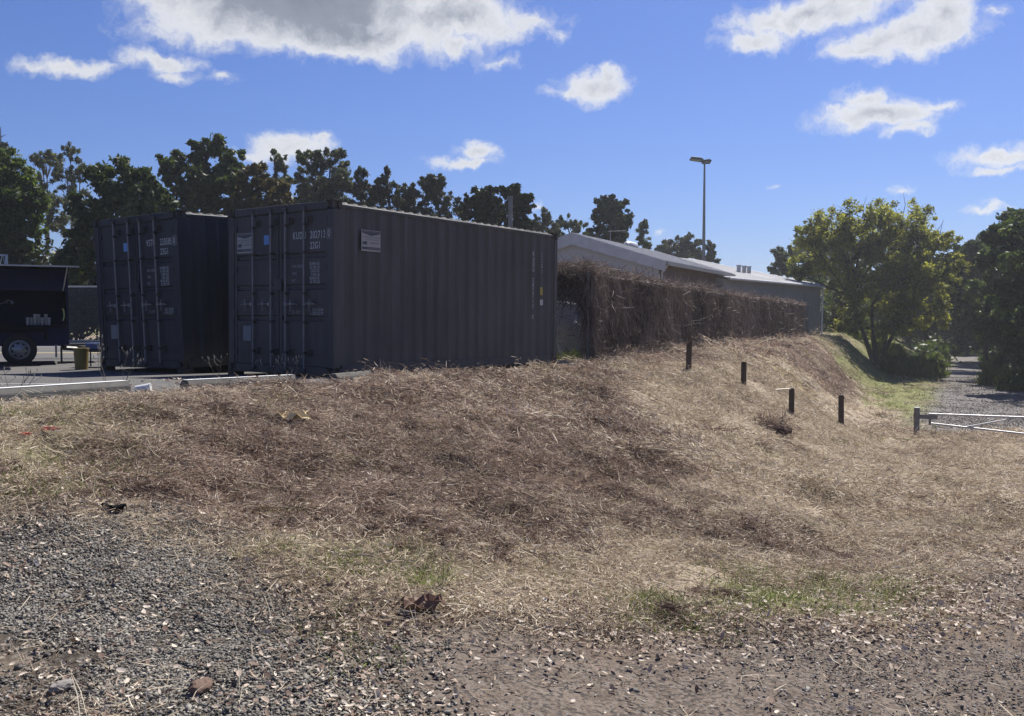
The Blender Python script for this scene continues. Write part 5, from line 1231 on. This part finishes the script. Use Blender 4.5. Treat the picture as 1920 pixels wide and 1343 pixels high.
def patch_tuft(n, rad, h, w):
    C = np.stack([rng.normal(0, rad, n), rng.normal(0, rad, n), np.full(n, -.01)], 1)
    D = unit(np.stack([rng.normal(0, .7, n), rng.normal(0, .7, n), np.abs(rng.normal(.8, .4, n))], 1))
    V, Q, k = ribbons(C, D, unit(rng.normal(size=(n, 3)) * np.array([1, 1, .3]) - np.array([0, 0, .4])), h * rng.uniform(.5, 1.3, n), w * rng.uniform(.6, 1.4, n), np.abs(rng.normal(0, .6, n)), 2)
    return np_mesh('tuft', V, Q, np.repeat(rng.random(n), k))
ICO = None
def stones(n, rad, s0, s1, flat=.6):
    global ICO
    if ICO is None:
        bm = bmesh.new(); bmesh.ops.create_icosphere(bm, subdivisions=1, radius=1); bm.verts.ensure_lookup_table()
        ICO = (np.array([v.co[:] for v in bm.verts]), np.array([[v.index for v in f.verts] for f in bm.faces])); bm.free()
    v0, f0 = ICO; Vs = []; Fs = []; T = []
    for i in range(n):
        s = s0 * (s1 / s0) ** rng.random(); V = v0 * (1 + rng.normal(0, .24, (len(v0), 1))) * np.array([rng.uniform(.7, 1.4), rng.uniform(.6, 1.1), flat * rng.uniform(.6, 1.2)]) * s
        q = np.array(Euler((rng.normal(0, .35), rng.normal(0, .35), rng.random() * 6.28)).to_matrix()); V = V @ q.T + np.array([rng.uniform(-rad, rad), rng.uniform(-rad, rad), s * flat * .25 + rng.random() * .004])
        Vs.append(V); Fs.append(f0 + i * len(v0)); T.append(np.full(len(v0), rng.random()))
    return np_mesh('stones', np.concatenate(Vs), np.concatenate(Fs), np.concatenate(T))
def litter(n, rad, s0, s1):
    """curled dead leaves, six-sided with a folded midrib"""
    Vs = []; Fs = []; T = []
    for i in range(n):
        L = rng.uniform(s0, s1); w = L * rng.uniform(.28, .5); c = rng.uniform(-.1, .5) * L; f = rng.uniform(.05, .35) * w
        V = np.array([(-L / 2, 0, c * .5), (-L * .2, -w / 2, f), (L * .22, -w * .42, f + c * .1), (L / 2, 0, c * .6), (L * .22, w * .42, f + c * .1), (-L * .2, w / 2, f), (-L * .2, 0, 0), (L * .22, 0, 0)])
        e = np.array(Euler((rng.normal(0, .45), rng.normal(0, .45), rng.random() * 6.28)).to_matrix()); V = V @ e.T + np.array([rng.uniform(-rad, rad), rng.uniform(-rad, rad), rng.uniform(.002, .018)])
        k = i * 8; Vs.append(V); Fs += [(k, k + 1, k + 6, k + 5), (k + 1, k + 2, k + 7, k + 6), (k + 6, k + 7, k + 4, k + 5), (k + 2, k + 3, k + 4, k + 7)]; T.append(np.full(8, rng.random()))
    return np_mesh('litter', np.concatenate(Vs), np.array(Fs), np.concatenate(T))

M['straw'] = strawmat('cut_straw', [(0.0, (0.11, 0.082, 0.058)), (0.25, (0.30, 0.235, 0.165)), (0.55, (0.53, 0.44, 0.32)), (1.0, (0.80, 0.72, 0.57))])
M['straw_brown'] = strawmat('brown_cut_straw', [(0.0, (0.042, 0.026, 0.019)), (0.32, (0.165, 0.112, 0.083)), (0.64, (0.36, 0.265, 0.20)), (1.0, (0.74, 0.62, 0.49))])
M['straw_green'] = strawmat('greenish_grass', [(0.0, (0.06, 0.08, 0.018)), (0.45, (0.16, 0.20, 0.05)), (0.8, (0.30, 0.33, 0.10)), (1.0, (0.5, 0.5, 0.22))])
M['stone'] = strawmat('gravel_stone', [(0.0, (0.06, 0.054, 0.046)), (0.45, (0.15, 0.137, 0.117)), (0.8, (0.26, 0.24, 0.205)), (1.0, (0.6, 0.54, 0.45))], 0.0)
M['stone_dirt'] = strawmat('dirt_stone', [(0.0, (0.07, 0.06, 0.052)), (0.5, (0.17, 0.147, 0.127)), (1.0, (0.45, 0.41, 0.35))], 0.0)
M['leaf_litter'] = strawmat('dead_leaf_litter', [(0.0, (0.07, 0.045, 0.034)), (0.3, (0.24, 0.165, 0.125)), (0.55, (0.46, 0.37, 0.29)), (1.0, (0.74, 0.66, 0.56))], 0.15)

def put(name, label, cat_, protos, n, y0, y1, power, accept, s0, s1, lift=0.0, thr=None):
    x, y = sample(n, y0, y1, power); z = zones(x, y); s = sdist(x, y); k = (rng.random(n) < accept(x, y, z, s)); x, y = x[k], y[k]
    P = np.stack([x, y, ground(x, y) + lift], 1); rot = tilt(x, y, rng.uniform(0, 6.28, len(x)))
    scatter(name, label, cat_, protos, P, rot, rng.uniform(s0, s1, len(x)), rng.integers(0, len(protos), len(x)))
def grassy(z): return z['gaps'] * (1 - .75 * z['z_yellow']) * (1 - z['z_gravel']) * (1 - z['z_dirt']) * (1 - z['z_track'])
edge_ok = lambda s: (s > 0.12)
near_p = [patch_straw(230, .16, .012, .07, .0042, up=.3, lift=.025) for _ in range(6)]
for m_ in near_p[-1:]: pass
mid_p = [patch_straw(220, .25, .03, .13, .0075, up=.35, lift=.04) for _ in range(5)]
far_p = [patch_straw(200, .5, .06, .28, .018, up=.35, lift=.06) for _ in range(4)]
long_p = [patch_straw(4, .25, .08, .2, .0035, lift=.04) for _ in range(5)]
CL_ = lambda z: 1 - 0.93 * z['z_brown']
put('pale_cut_grass', 'pale dry cut grass littering the lower bank and flat ground', 'dry grass', [(m, M['straw']) for m in near_p], 9500, 3.0, 10.5, 1.6, lambda x, y, z, s: grassy(z) * CL_(z) * edge_ok(s) * (1 - .75 * z['z_green']) * .95, .8, 1.3)
put('pale_cut_grass_upslope', 'pale dry cut grass on the middle of the bank', 'dry grass', [(m, M['straw']) for m in mid_p], 9500, 9.5, 27, 1.2, lambda x, y, z, s: grassy(z) * CL_(z) * edge_ok(s) * (1 - .8 * z['z_green']), .8, 1.3)
put('pale_cut_grass_far', 'pale dry cut grass around the bollards and gate', 'dry grass', [(m, M['straw']) for m in far_p], 4200, 24, 62, 1.1, lambda x, y, z, s: grassy(z) * CL_(z) * edge_ok(s) * (1 - .9 * z['z_green']), .7, 1.2)
heap = []
for _ in range(5):
    n_ = 240; a_ = rng.random(n_) * 6.28; r_ = rng.random(n_) ** .6 * .13; C_ = np.stack([np.cos(a_) * r_, np.sin(a_) * r_ * .7, .065 * np.exp(-(r_ / .08) ** 2) * (.5 + .5 * rng.random(n_))], 1)
    V_, Q_, k_ = ribbons(C_, unit(rng.normal(size=(n_, 3)) * np.array([1, 1, .22])), unit(rng.normal(size=(n_, 3))), rng.uniform(.02, .08, n_), rng.uniform(.003, .006, n_), rng.normal(0, .6, n_), 2); heap.append(np_mesh('heap', V_, Q_, np.repeat(rng.beta(1.2, 3.4, n_), k_)))
put('thatch_heaps', 'little raked heaps of brown cut grass dotted over the bank', 'dry grass', [(m, M['straw_brown']) for m in heap], 4200, 4.0, 16, 1.3, lambda x, y, z, s: grassy(z) * edge_ok(s) * np.clip(.12 + z['z_brown'], 0, 1) * .85, .5, 1.35, lift=-.005)
put('thatch_heaps_far', 'raked heaps of brown cut grass on the far bank', 'dry grass', [(m, M['straw_brown']) for m in [h.copy() for h in heap]], 900, 16, 45, 1.1, lambda x, y, z, s: grassy(z) * edge_ok(s) * np.clip(.15 + z['z_brown'], 0, 1) * .8, 1.2, 2.4, lift=-.01)
put('long_straw', 'longer single straws lying over the mown bank', 'dry grass', [(m, M['straw']) for m in long_p], 2200, 3.5, 20, 1.3, lambda x, y, z, s: grassy(z) * edge_ok(s) * .8, .7, 1.4, lift=.02)
near_b = [me.copy() for me in near_p]; mid_b = [me.copy() for me in mid_p]; far_b = [me.copy() for me in far_p]
for l in (near_b, mid_b, far_b):
    for m_ in l: m_.materials.clear()
put('brown_cut_grass', 'brown mown thatch over the near slope below the containers', 'dry grass', [(m, M['straw_brown']) for m in near_b], 9500, 3.0, 10.5, 1.6, lambda x, y, z, s: grassy(z) * (.08 + .92 * z['z_brown']) * edge_ok(s), .8, 1.3)
put('brown_cut_grass_upslope', 'brown mown thatch on the upper slope beside the container', 'dry grass', [(m, M['straw_brown']) for m in mid_b], 9500, 9.5, 27, 1.2, lambda x, y, z, s: grassy(z) * (.08 + .92 * z['z_brown']) * edge_ok(s), .8, 1.3)
put('brown_cut_grass_far', 'dark brown raked thatch on the steep far bank', 'dry grass', [(m, M['straw_brown']) for m in far_b], 4200, 24, 62, 1.1, lambda x, y, z, s: grassy(z) * (.1 + .9 * z['z_brown']) * edge_ok(s), .7, 1.2)
tufts = [patch_tuft(70, .09, .07, .004) for _ in range(4)]; tufts_f = [patch_tuft(60, .3, .13, .014) for _ in range(3)]
put('green_grass', 'short green grass growing through the dry cuttings', 'grass', [(m, M['straw_green']) for m in tufts], 14000, 3.0, 14, 1.4, lambda x, y, z, s: grassy(z) * np.clip(z['z_green'] * 1.2 + .07, 0, 1) * edge_ok(s), .6, 1.2)
put('green_grass_far', 'short green grass along the foot of the bank and the track edge', 'grass', [(m, M['straw_green']) for m in tufts_f], 9000, 14, 66, 1.2, lambda x, y, z, s: grassy(z) * np.clip(z['z_green'] * 1.1 + .04, 0, 1) * edge_ok(s), .6, 1.1)
ragged = [patch_tuft(40, .1, .22, .004) for _ in range(3)]
put('ragged_edge_grass', 'ragged dry grass stalks along the edge of the car park', 'grass', [(m, M['straw']) for m in ragged], 9000, 8, 24, 1.0, lambda x, y, z, s: (s > 0.05) * (s < 0.6) * .22, .4, .8)
pst = [stones(190, .16, .0028, .0115, .5) for _ in range(9)]; psd = [stones(70, .22, .002, .008, .8) for _ in range(5)]; pbig = [stones(2, .12, .012, .028, .7) for _ in range(5)]
put('blue_grey_gravel', 'loose blue-grey gravel spread over the ground at the lower left', 'gravel', [(m, M['stone']) for m in pst], 11000, 2.8, 9.5, 1.6, lambda x, y, z, s: z['z_gravel'] * np.clip(.42 + 2.2 * fbm(x, y, .6, 4, 91), .06, 1), .65, 1.15)
put('dirt_gravel', 'fine stones embedded in the bare dirt in front', 'gravel', [(m, M['stone_dirt']) for m in psd], 11000, 2.8, 14, 1.5, lambda x, y, z, s: np.clip(.45 * z['z_dirt'] * np.clip(.6 + 2 * fbm(x, y, .7, 3, 57), .15, 1) + .1 * z['z_gravel'], 0, 1), .6, 1.1)
put('pebbles', 'larger scattered pebbles on gravel and dirt', 'gravel', [(m, M['stone']) for m in pbig], 600, 2.8, 10, 1.5, lambda x, y, z, s: np.clip(z['z_gravel'] * .5 + z['z_dirt'] * .35, 0, 1), .6, 1.2)
pl = [litter(26, .22, .012, .042) for _ in range(7)]
def lit(x, y, z, s):
    d = poly_sd(x, y, P_DIRT); edge = np.exp(-(np.clip(d, -9, 9) + .12) ** 2 / .1) * np.clip(.6 + 1.5 * fbm(x, y, .6, 3, 95), .1, 1)
    return np.clip(edge * 1.0 * (x > -2.0) + .045 * z['z_dirt'] + .10 * z['z_gravel'] + .03 * grassy(z), 0, 1)
put('leaf_litter', 'dead curled leaves drifted along the edge of the grass', 'leaf litter', [(m, M['leaf_litter']) for m in pl], 8500, 2.8, 12, 1.6, lit, .7, 1.3, lift=.012)
sparse = [patch_straw(9, .25, .02, .14, .003, lift=.015) for _ in range(4)]
put('loose_stalks', 'single dry stalks fallen on the gravel and dirt', 'dry grass', [(m, M['straw']) for m in sparse], 3000, 2.8, 12, 1.6, lambda x, y, z, s: np.clip(z['z_gravel'] * .9 + z['z_dirt'] * .4, 0, 1), .7, 1.3, lift=.015)
tst = [stones(60, .8, .01, .03) for _ in range(3)]
put('track_gravel', 'grey gravel on the track beyond the gate', 'gravel', [(m, M['stone_dirt']) for m in tst], 5000, 25, 60, 1.1, lambda x, y, z, s: z['z_track'], .8, 1.3)

# ------------------------------------------------------------------ small individual things
def lump(name, px, py, size, mt, label, cat_, seed, sq=(1, 1, .6), n=3, rough=.22, sink=.2, group=None):
    g = hit(px, py); r = random.Random(seed); bm = bmesh.new(); bmesh.ops.create_icosphere(bm, subdivisions=n, radius=size)
    for v in bm.verts:
        k = 1 + rough * math.sin(v.co.x / size * 2.3 + seed) * math.cos(v.co.y / size * 3.1 + seed * 2) + r.uniform(-rough, rough) * .4
        v.co = Vector((v.co.x * sq[0] * k, v.co.y * sq[1] * k, v.co.z * sq[2] * k))
    me = bpy.data.meshes.new(name); bm.to_mesh(me); bm.free()
    o = link(name, me, mt, None, label=label, cat=cat_, group=group); o.location = (g.x, g.y, g.z + size * sq[2] * (1 - sink) * .8); o.rotation_euler.z = r.random() * 6
    return o
def crumple(name, px, py, w, d, h, mt, label, cat_, seed):
    g = hit(px, py); r = random.Random(seed); n = 7; vs = []
    for i in range(n):
        for j in range(n):
            vs.append(((i / (n - 1) - .5) * w * r.uniform(.85, 1.1), (j / (n - 1) - .5) * d * r.uniform(.85, 1.1), r.random() * h))
    o = MB().add(vs, [(i * n + j, (i + 1) * n + j, (i + 1) * n + j + 1, i * n + j + 1) for i in range(n - 1) for j in range(n - 1)]).build(name, mt, None, label=label, cat=cat_)
    o.location = (g.x, g.y, g.z + .02); o.rotation_euler.z = r.uniform(-.5, .5); md = o.modifiers.new('thick', 'SOLIDIFY'); md.thickness = .003; return o
lump('stone', 115, 1296, .036, M['rock'], 'pale grey stone lying on the gravel in the bottom corner', 'stone', 1, (1.3, .9, .6), group=None)
lump('stone', 378, 1305, .04, M['rock_brown'], 'brown angular stone half sunk in the gravel', 'stone', 2, (1.3, .9, .7))
lump('stone', 1777, 1050, .055, M['rock_brown'], 'dark rounded stone beside a fallen twig on the flat grass', 'stone', 3, (1.2, .9, .75))
lump('stone', 120, 1120, .02, M['rock'], 'small bluish stone on the gravel above the pale one', 'stone', 5, (1.2, .9, .7))
crumple('food_wrapper', 543, 797, .34, .16, .09, M['straw_yellow'], 'crumpled cream and yellow wrapper on the brown slope', 'litter', 4)
crumple('red_scrap', 96, 820, .11, .05, .03, M['red_plastic'], 'torn faded red plastic scrap in the grass at the left', 'litter', 6)
crumple('red_scrap', 47, 812, .08, .04, .02, M['red_plastic'], 'smaller faded red scrap nearer the left edge', 'litter', 8)
crumple('white_scrap', 492, 735, .2, .04, .03, M['wall_white'], 'flat white scrap just below the second wheel stop', 'litter', 9)
crumple('dark_scrap', 212, 968, .16, .08, .04, M['black'], 'dark curled scrap where the slope meets the gravel', 'litter', 10)
g = hit(268, 738)
cp = empty('plastic_cup', (g.x, g.y, g.z + .05), R(20), label='clear whitish plastic cup lying on its side past the first wheel stop', cat='cup'); cp.rotation_euler = (0, R(84), R(10))
MB().tube([(0, 0, -.07), (0, 0, .07)], [.032, .045], 14, cap=False).tube([(0, 0, -.071), (0, 0, -.069)], .032, 14).build('body', M['white_plastic'], cp, smooth=True)
MB().tube([(0, 0, .071), (0, 0, .076)], .05, 14).build('lid', M['white_plastic'], cp)
# big brown leaf standing up in the litter
crumple('curled_leaf', 795, 1150, .2, .11, .07, M['bigleaf'], 'large curled brown leaf on the litter at the foot of the slope', 'leaf', 14)
# dug earth mound by the bollards with clods
def mound():
    g = hit(1437, 805); root = empty('earth_mound', g, R(-20), label='dark clump of upturned earth and roots below the third bollard', cat='earth mound')
    r = random.Random(4); D = g.y; w = 42 / F * D; bm = bmesh.new()
    for q in range(26):
        u = r.uniform(-1, 1); v_ = r.uniform(-.6, .6); hh = .34 * w * math.exp(-(u * 1.1) ** 2 - (v_ * 1.6) ** 2); rad = w * r.uniform(.12, .27)
        res = bmesh.ops.create_icosphere(bm, subdivisions=2, radius=rad)
        for v in res['verts']:
            c = v.co.copy(); kk = 1 + .18 * math.sin(c.x / rad * 3 + q) * math.cos(c.y / rad * 4) + r.uniform(-.07, .07); v.co = Vector((c.x * kk + u * w, c.y * kk + v_ * w * .7, c.z * .75 * kk + hh * .7))
    me = bpy.data.meshes.new('soil'); bm.to_mesh(me); bm.free(); link('soil', me, M['soil'], root)
    V, Q, k = ribbons(np.stack([rng.normal(0, w * .5, 500), rng.normal(0, w * .35, 500), rng.random(500) * w * .42 + .03], 1), unit(rng.normal(size=(500, 3))), unit(rng.normal(size=(500, 3))), rng.uniform(.08, .3, 500), np.full(500, .009), rng.normal(0, .5, 500), 3)
    link('roots', np_mesh('roots', V, Q, np.repeat(rng.beta(1.5, 2.5, 500), k)), M['straw_brown'], root)
    return w
mound()
lump('clod', 1444, 812, .085, M['soil'], 'round ball of earth against the front of the dug mound', 'clod', 11, (1, 1, .95), rough=.06)
lump('clod', 1472, 823, .05, M['soil'], 'small lump of earth just below the dug mound', 'clod', 12, (1, 1, 1), rough=.1)
# weeds along the wheel stops
def weed(px, py, h, label, seed, dry=True):
    g = hit(px, py); r = random.Random(seed); root = empty('weed', (g.x, g.y, g.z - .01), 0, label=label, cat='weed', group='dry weeds along the car park edge')
    b = MB(); hd = MB()
    for k in range(3):
        e = Vector((r.uniform(-.18, .18), r.uniform(-.1, .1), h * r.uniform(.7, 1.05))); m = e * .5 + Vector((r.uniform(-.05, .05), 0, 0)); b.tube([(0, 0, 0), m, e], [.003, .0025, .002], 5)
        for q in range(3):
            s = m.lerp(e, r.random()); t = s + Vector((r.uniform(-.1, .1), r.uniform(-.05, .05), r.uniform(.02, .09))); b.tube([s, t], [.002, .0015], 4); hd.tube([t, t + Vector((0, 0, .012)), t + Vector((0, 0, .028))], [.002, .006, .002], 5)
        hd.tube([e, e + Vector((0, 0, .02)), e + Vector((0, 0, .05))], [.003, .008, .002], 6)
    b.build('stem', M['bark_pale'], root); hd.build('seed_heads', M['weedhead'], root)
weed(203, 728, .55, 'tall dry weed with seed heads at the end of the first wheel stop', 1)
weed(232, 725, .4, 'dry weed leaning beside the tall one at the first wheel stop', 2)
weed(405, 716, .35, 'branching dry weed in front of the second wheel stop', 3)
weed(505, 712, .3, 'short dry weed at the middle of the second wheel stop', 4)
weed(548, 712, .3, 'dry weed at the far end of the second wheel stop', 5)
weed(30, 745, .25, 'small dry weed by the left end of the first wheel stop', 6)
# fallen twigs
def twig(px, py, L, ang, label, seed, rad=.004):
    g = hit(px, py); r = random.Random(seed); pts = []
    for k in range(7):
        t = (k / 6 - .5) * L; x = g.x + math.cos(ang) * t + r.uniform(-.035, .035); y = g.y + math.sin(ang) * t + r.uniform(-.02, .02); pts.append((x - g.x, y - g.y, g1(x, y) - g.z + .03 + r.uniform(0, .02)))
    o = MB().tube(pts, [rad, rad, rad * .9, rad * .8, rad * .7, rad * .5, rad * .3], 6).build('twig', M['bark_pale'], None, label=label, cat='twig', group='fallen twigs'); o.location = g
twig(1735, 1052, .8, .1, 'long twig lying beside the dark rounded stone', 1)
twig(860, 860, .7, 2.0, 'thin twig on the brown slope below the wrapper', 2)
twig(700, 1058, .4, .15, 'dark twig in the greenish grass left of the curled leaf', 3)
twig(940, 1020, .55, 2.6, 'crooked twig lying on the middle of the slope', 4)
twig(390, 1000, .45, 2.9, 'twig at the border of slope and gravel', 5)
tuft_me = patch_tuft(150, .05, .16, .004)
o = link('grass_tuft', tuft_me, M['straw_green'], None, label='upright pale green tuft of grass above the curled leaf', cat='grass tuft'); g = hit(800, 1100); o.location = g
o = link('grass_tuft', patch_tuft(160, .13, .25, .008), M['straw_green'], None, label='green tuft of grass at the foot of the gate post', cat='grass tuft'); g = hit(1745, 826); o.location = g
o = link('grass_tuft', patch_tuft(420, .35, .3, .014), LM['shrub'], None, label='bright green grass behind the short end of the fence', cat='grass tuft'); o.location = (at(1070, 655, 20.9).x, 20.9, g1(at(1070, 655, 20.9).x, 20.9))

# lettering becomes plain mesh
bpy.context.view_layer.update()
dg = bpy.context.evaluated_depsgraph_get()
for o in [o for o in sc.objects if o.type == 'FONT']:
    me = bpy.data.meshes.new_from_object(o.evaluated_get(dg)); nm = o.name
    q = bpy.data.objects.new('letters', me); col.objects.link(q); q.parent = o.parent; q.location = o.location; q.rotation_euler = o.rotation_euler; q.scale = o.scale
    for k in o.keys(): q[k] = o[k]
    bpy.data.objects.remove(o); q.name = nm

# thin air haze added to imitate lens glare: one closed box round everything
def veil():
    b = MB().box(-1300, 1300, -60, 1300, -12, 30).build('veil', None, None, kind='stuff', label='thin pale air haze added over the whole place to imitate lens glare', cat='veil')
    m = bpy.data.materials.new('veil_air'); m.use_nodes = True; N = NT(m.node_tree)
    v = N.n('ShaderNodeVolumePrincipled'); v.inputs['Color'].default_value = (0.9, 0.93, 1, 1); v.inputs['Density'].default_value = 0.0006; v.inputs['Anisotropy'].default_value = 0.5
    o = N.n('ShaderNodeOutputMaterial'); N.link(v.outputs[0], o.inputs['Volume']); b.data.materials.append(m)
veil()
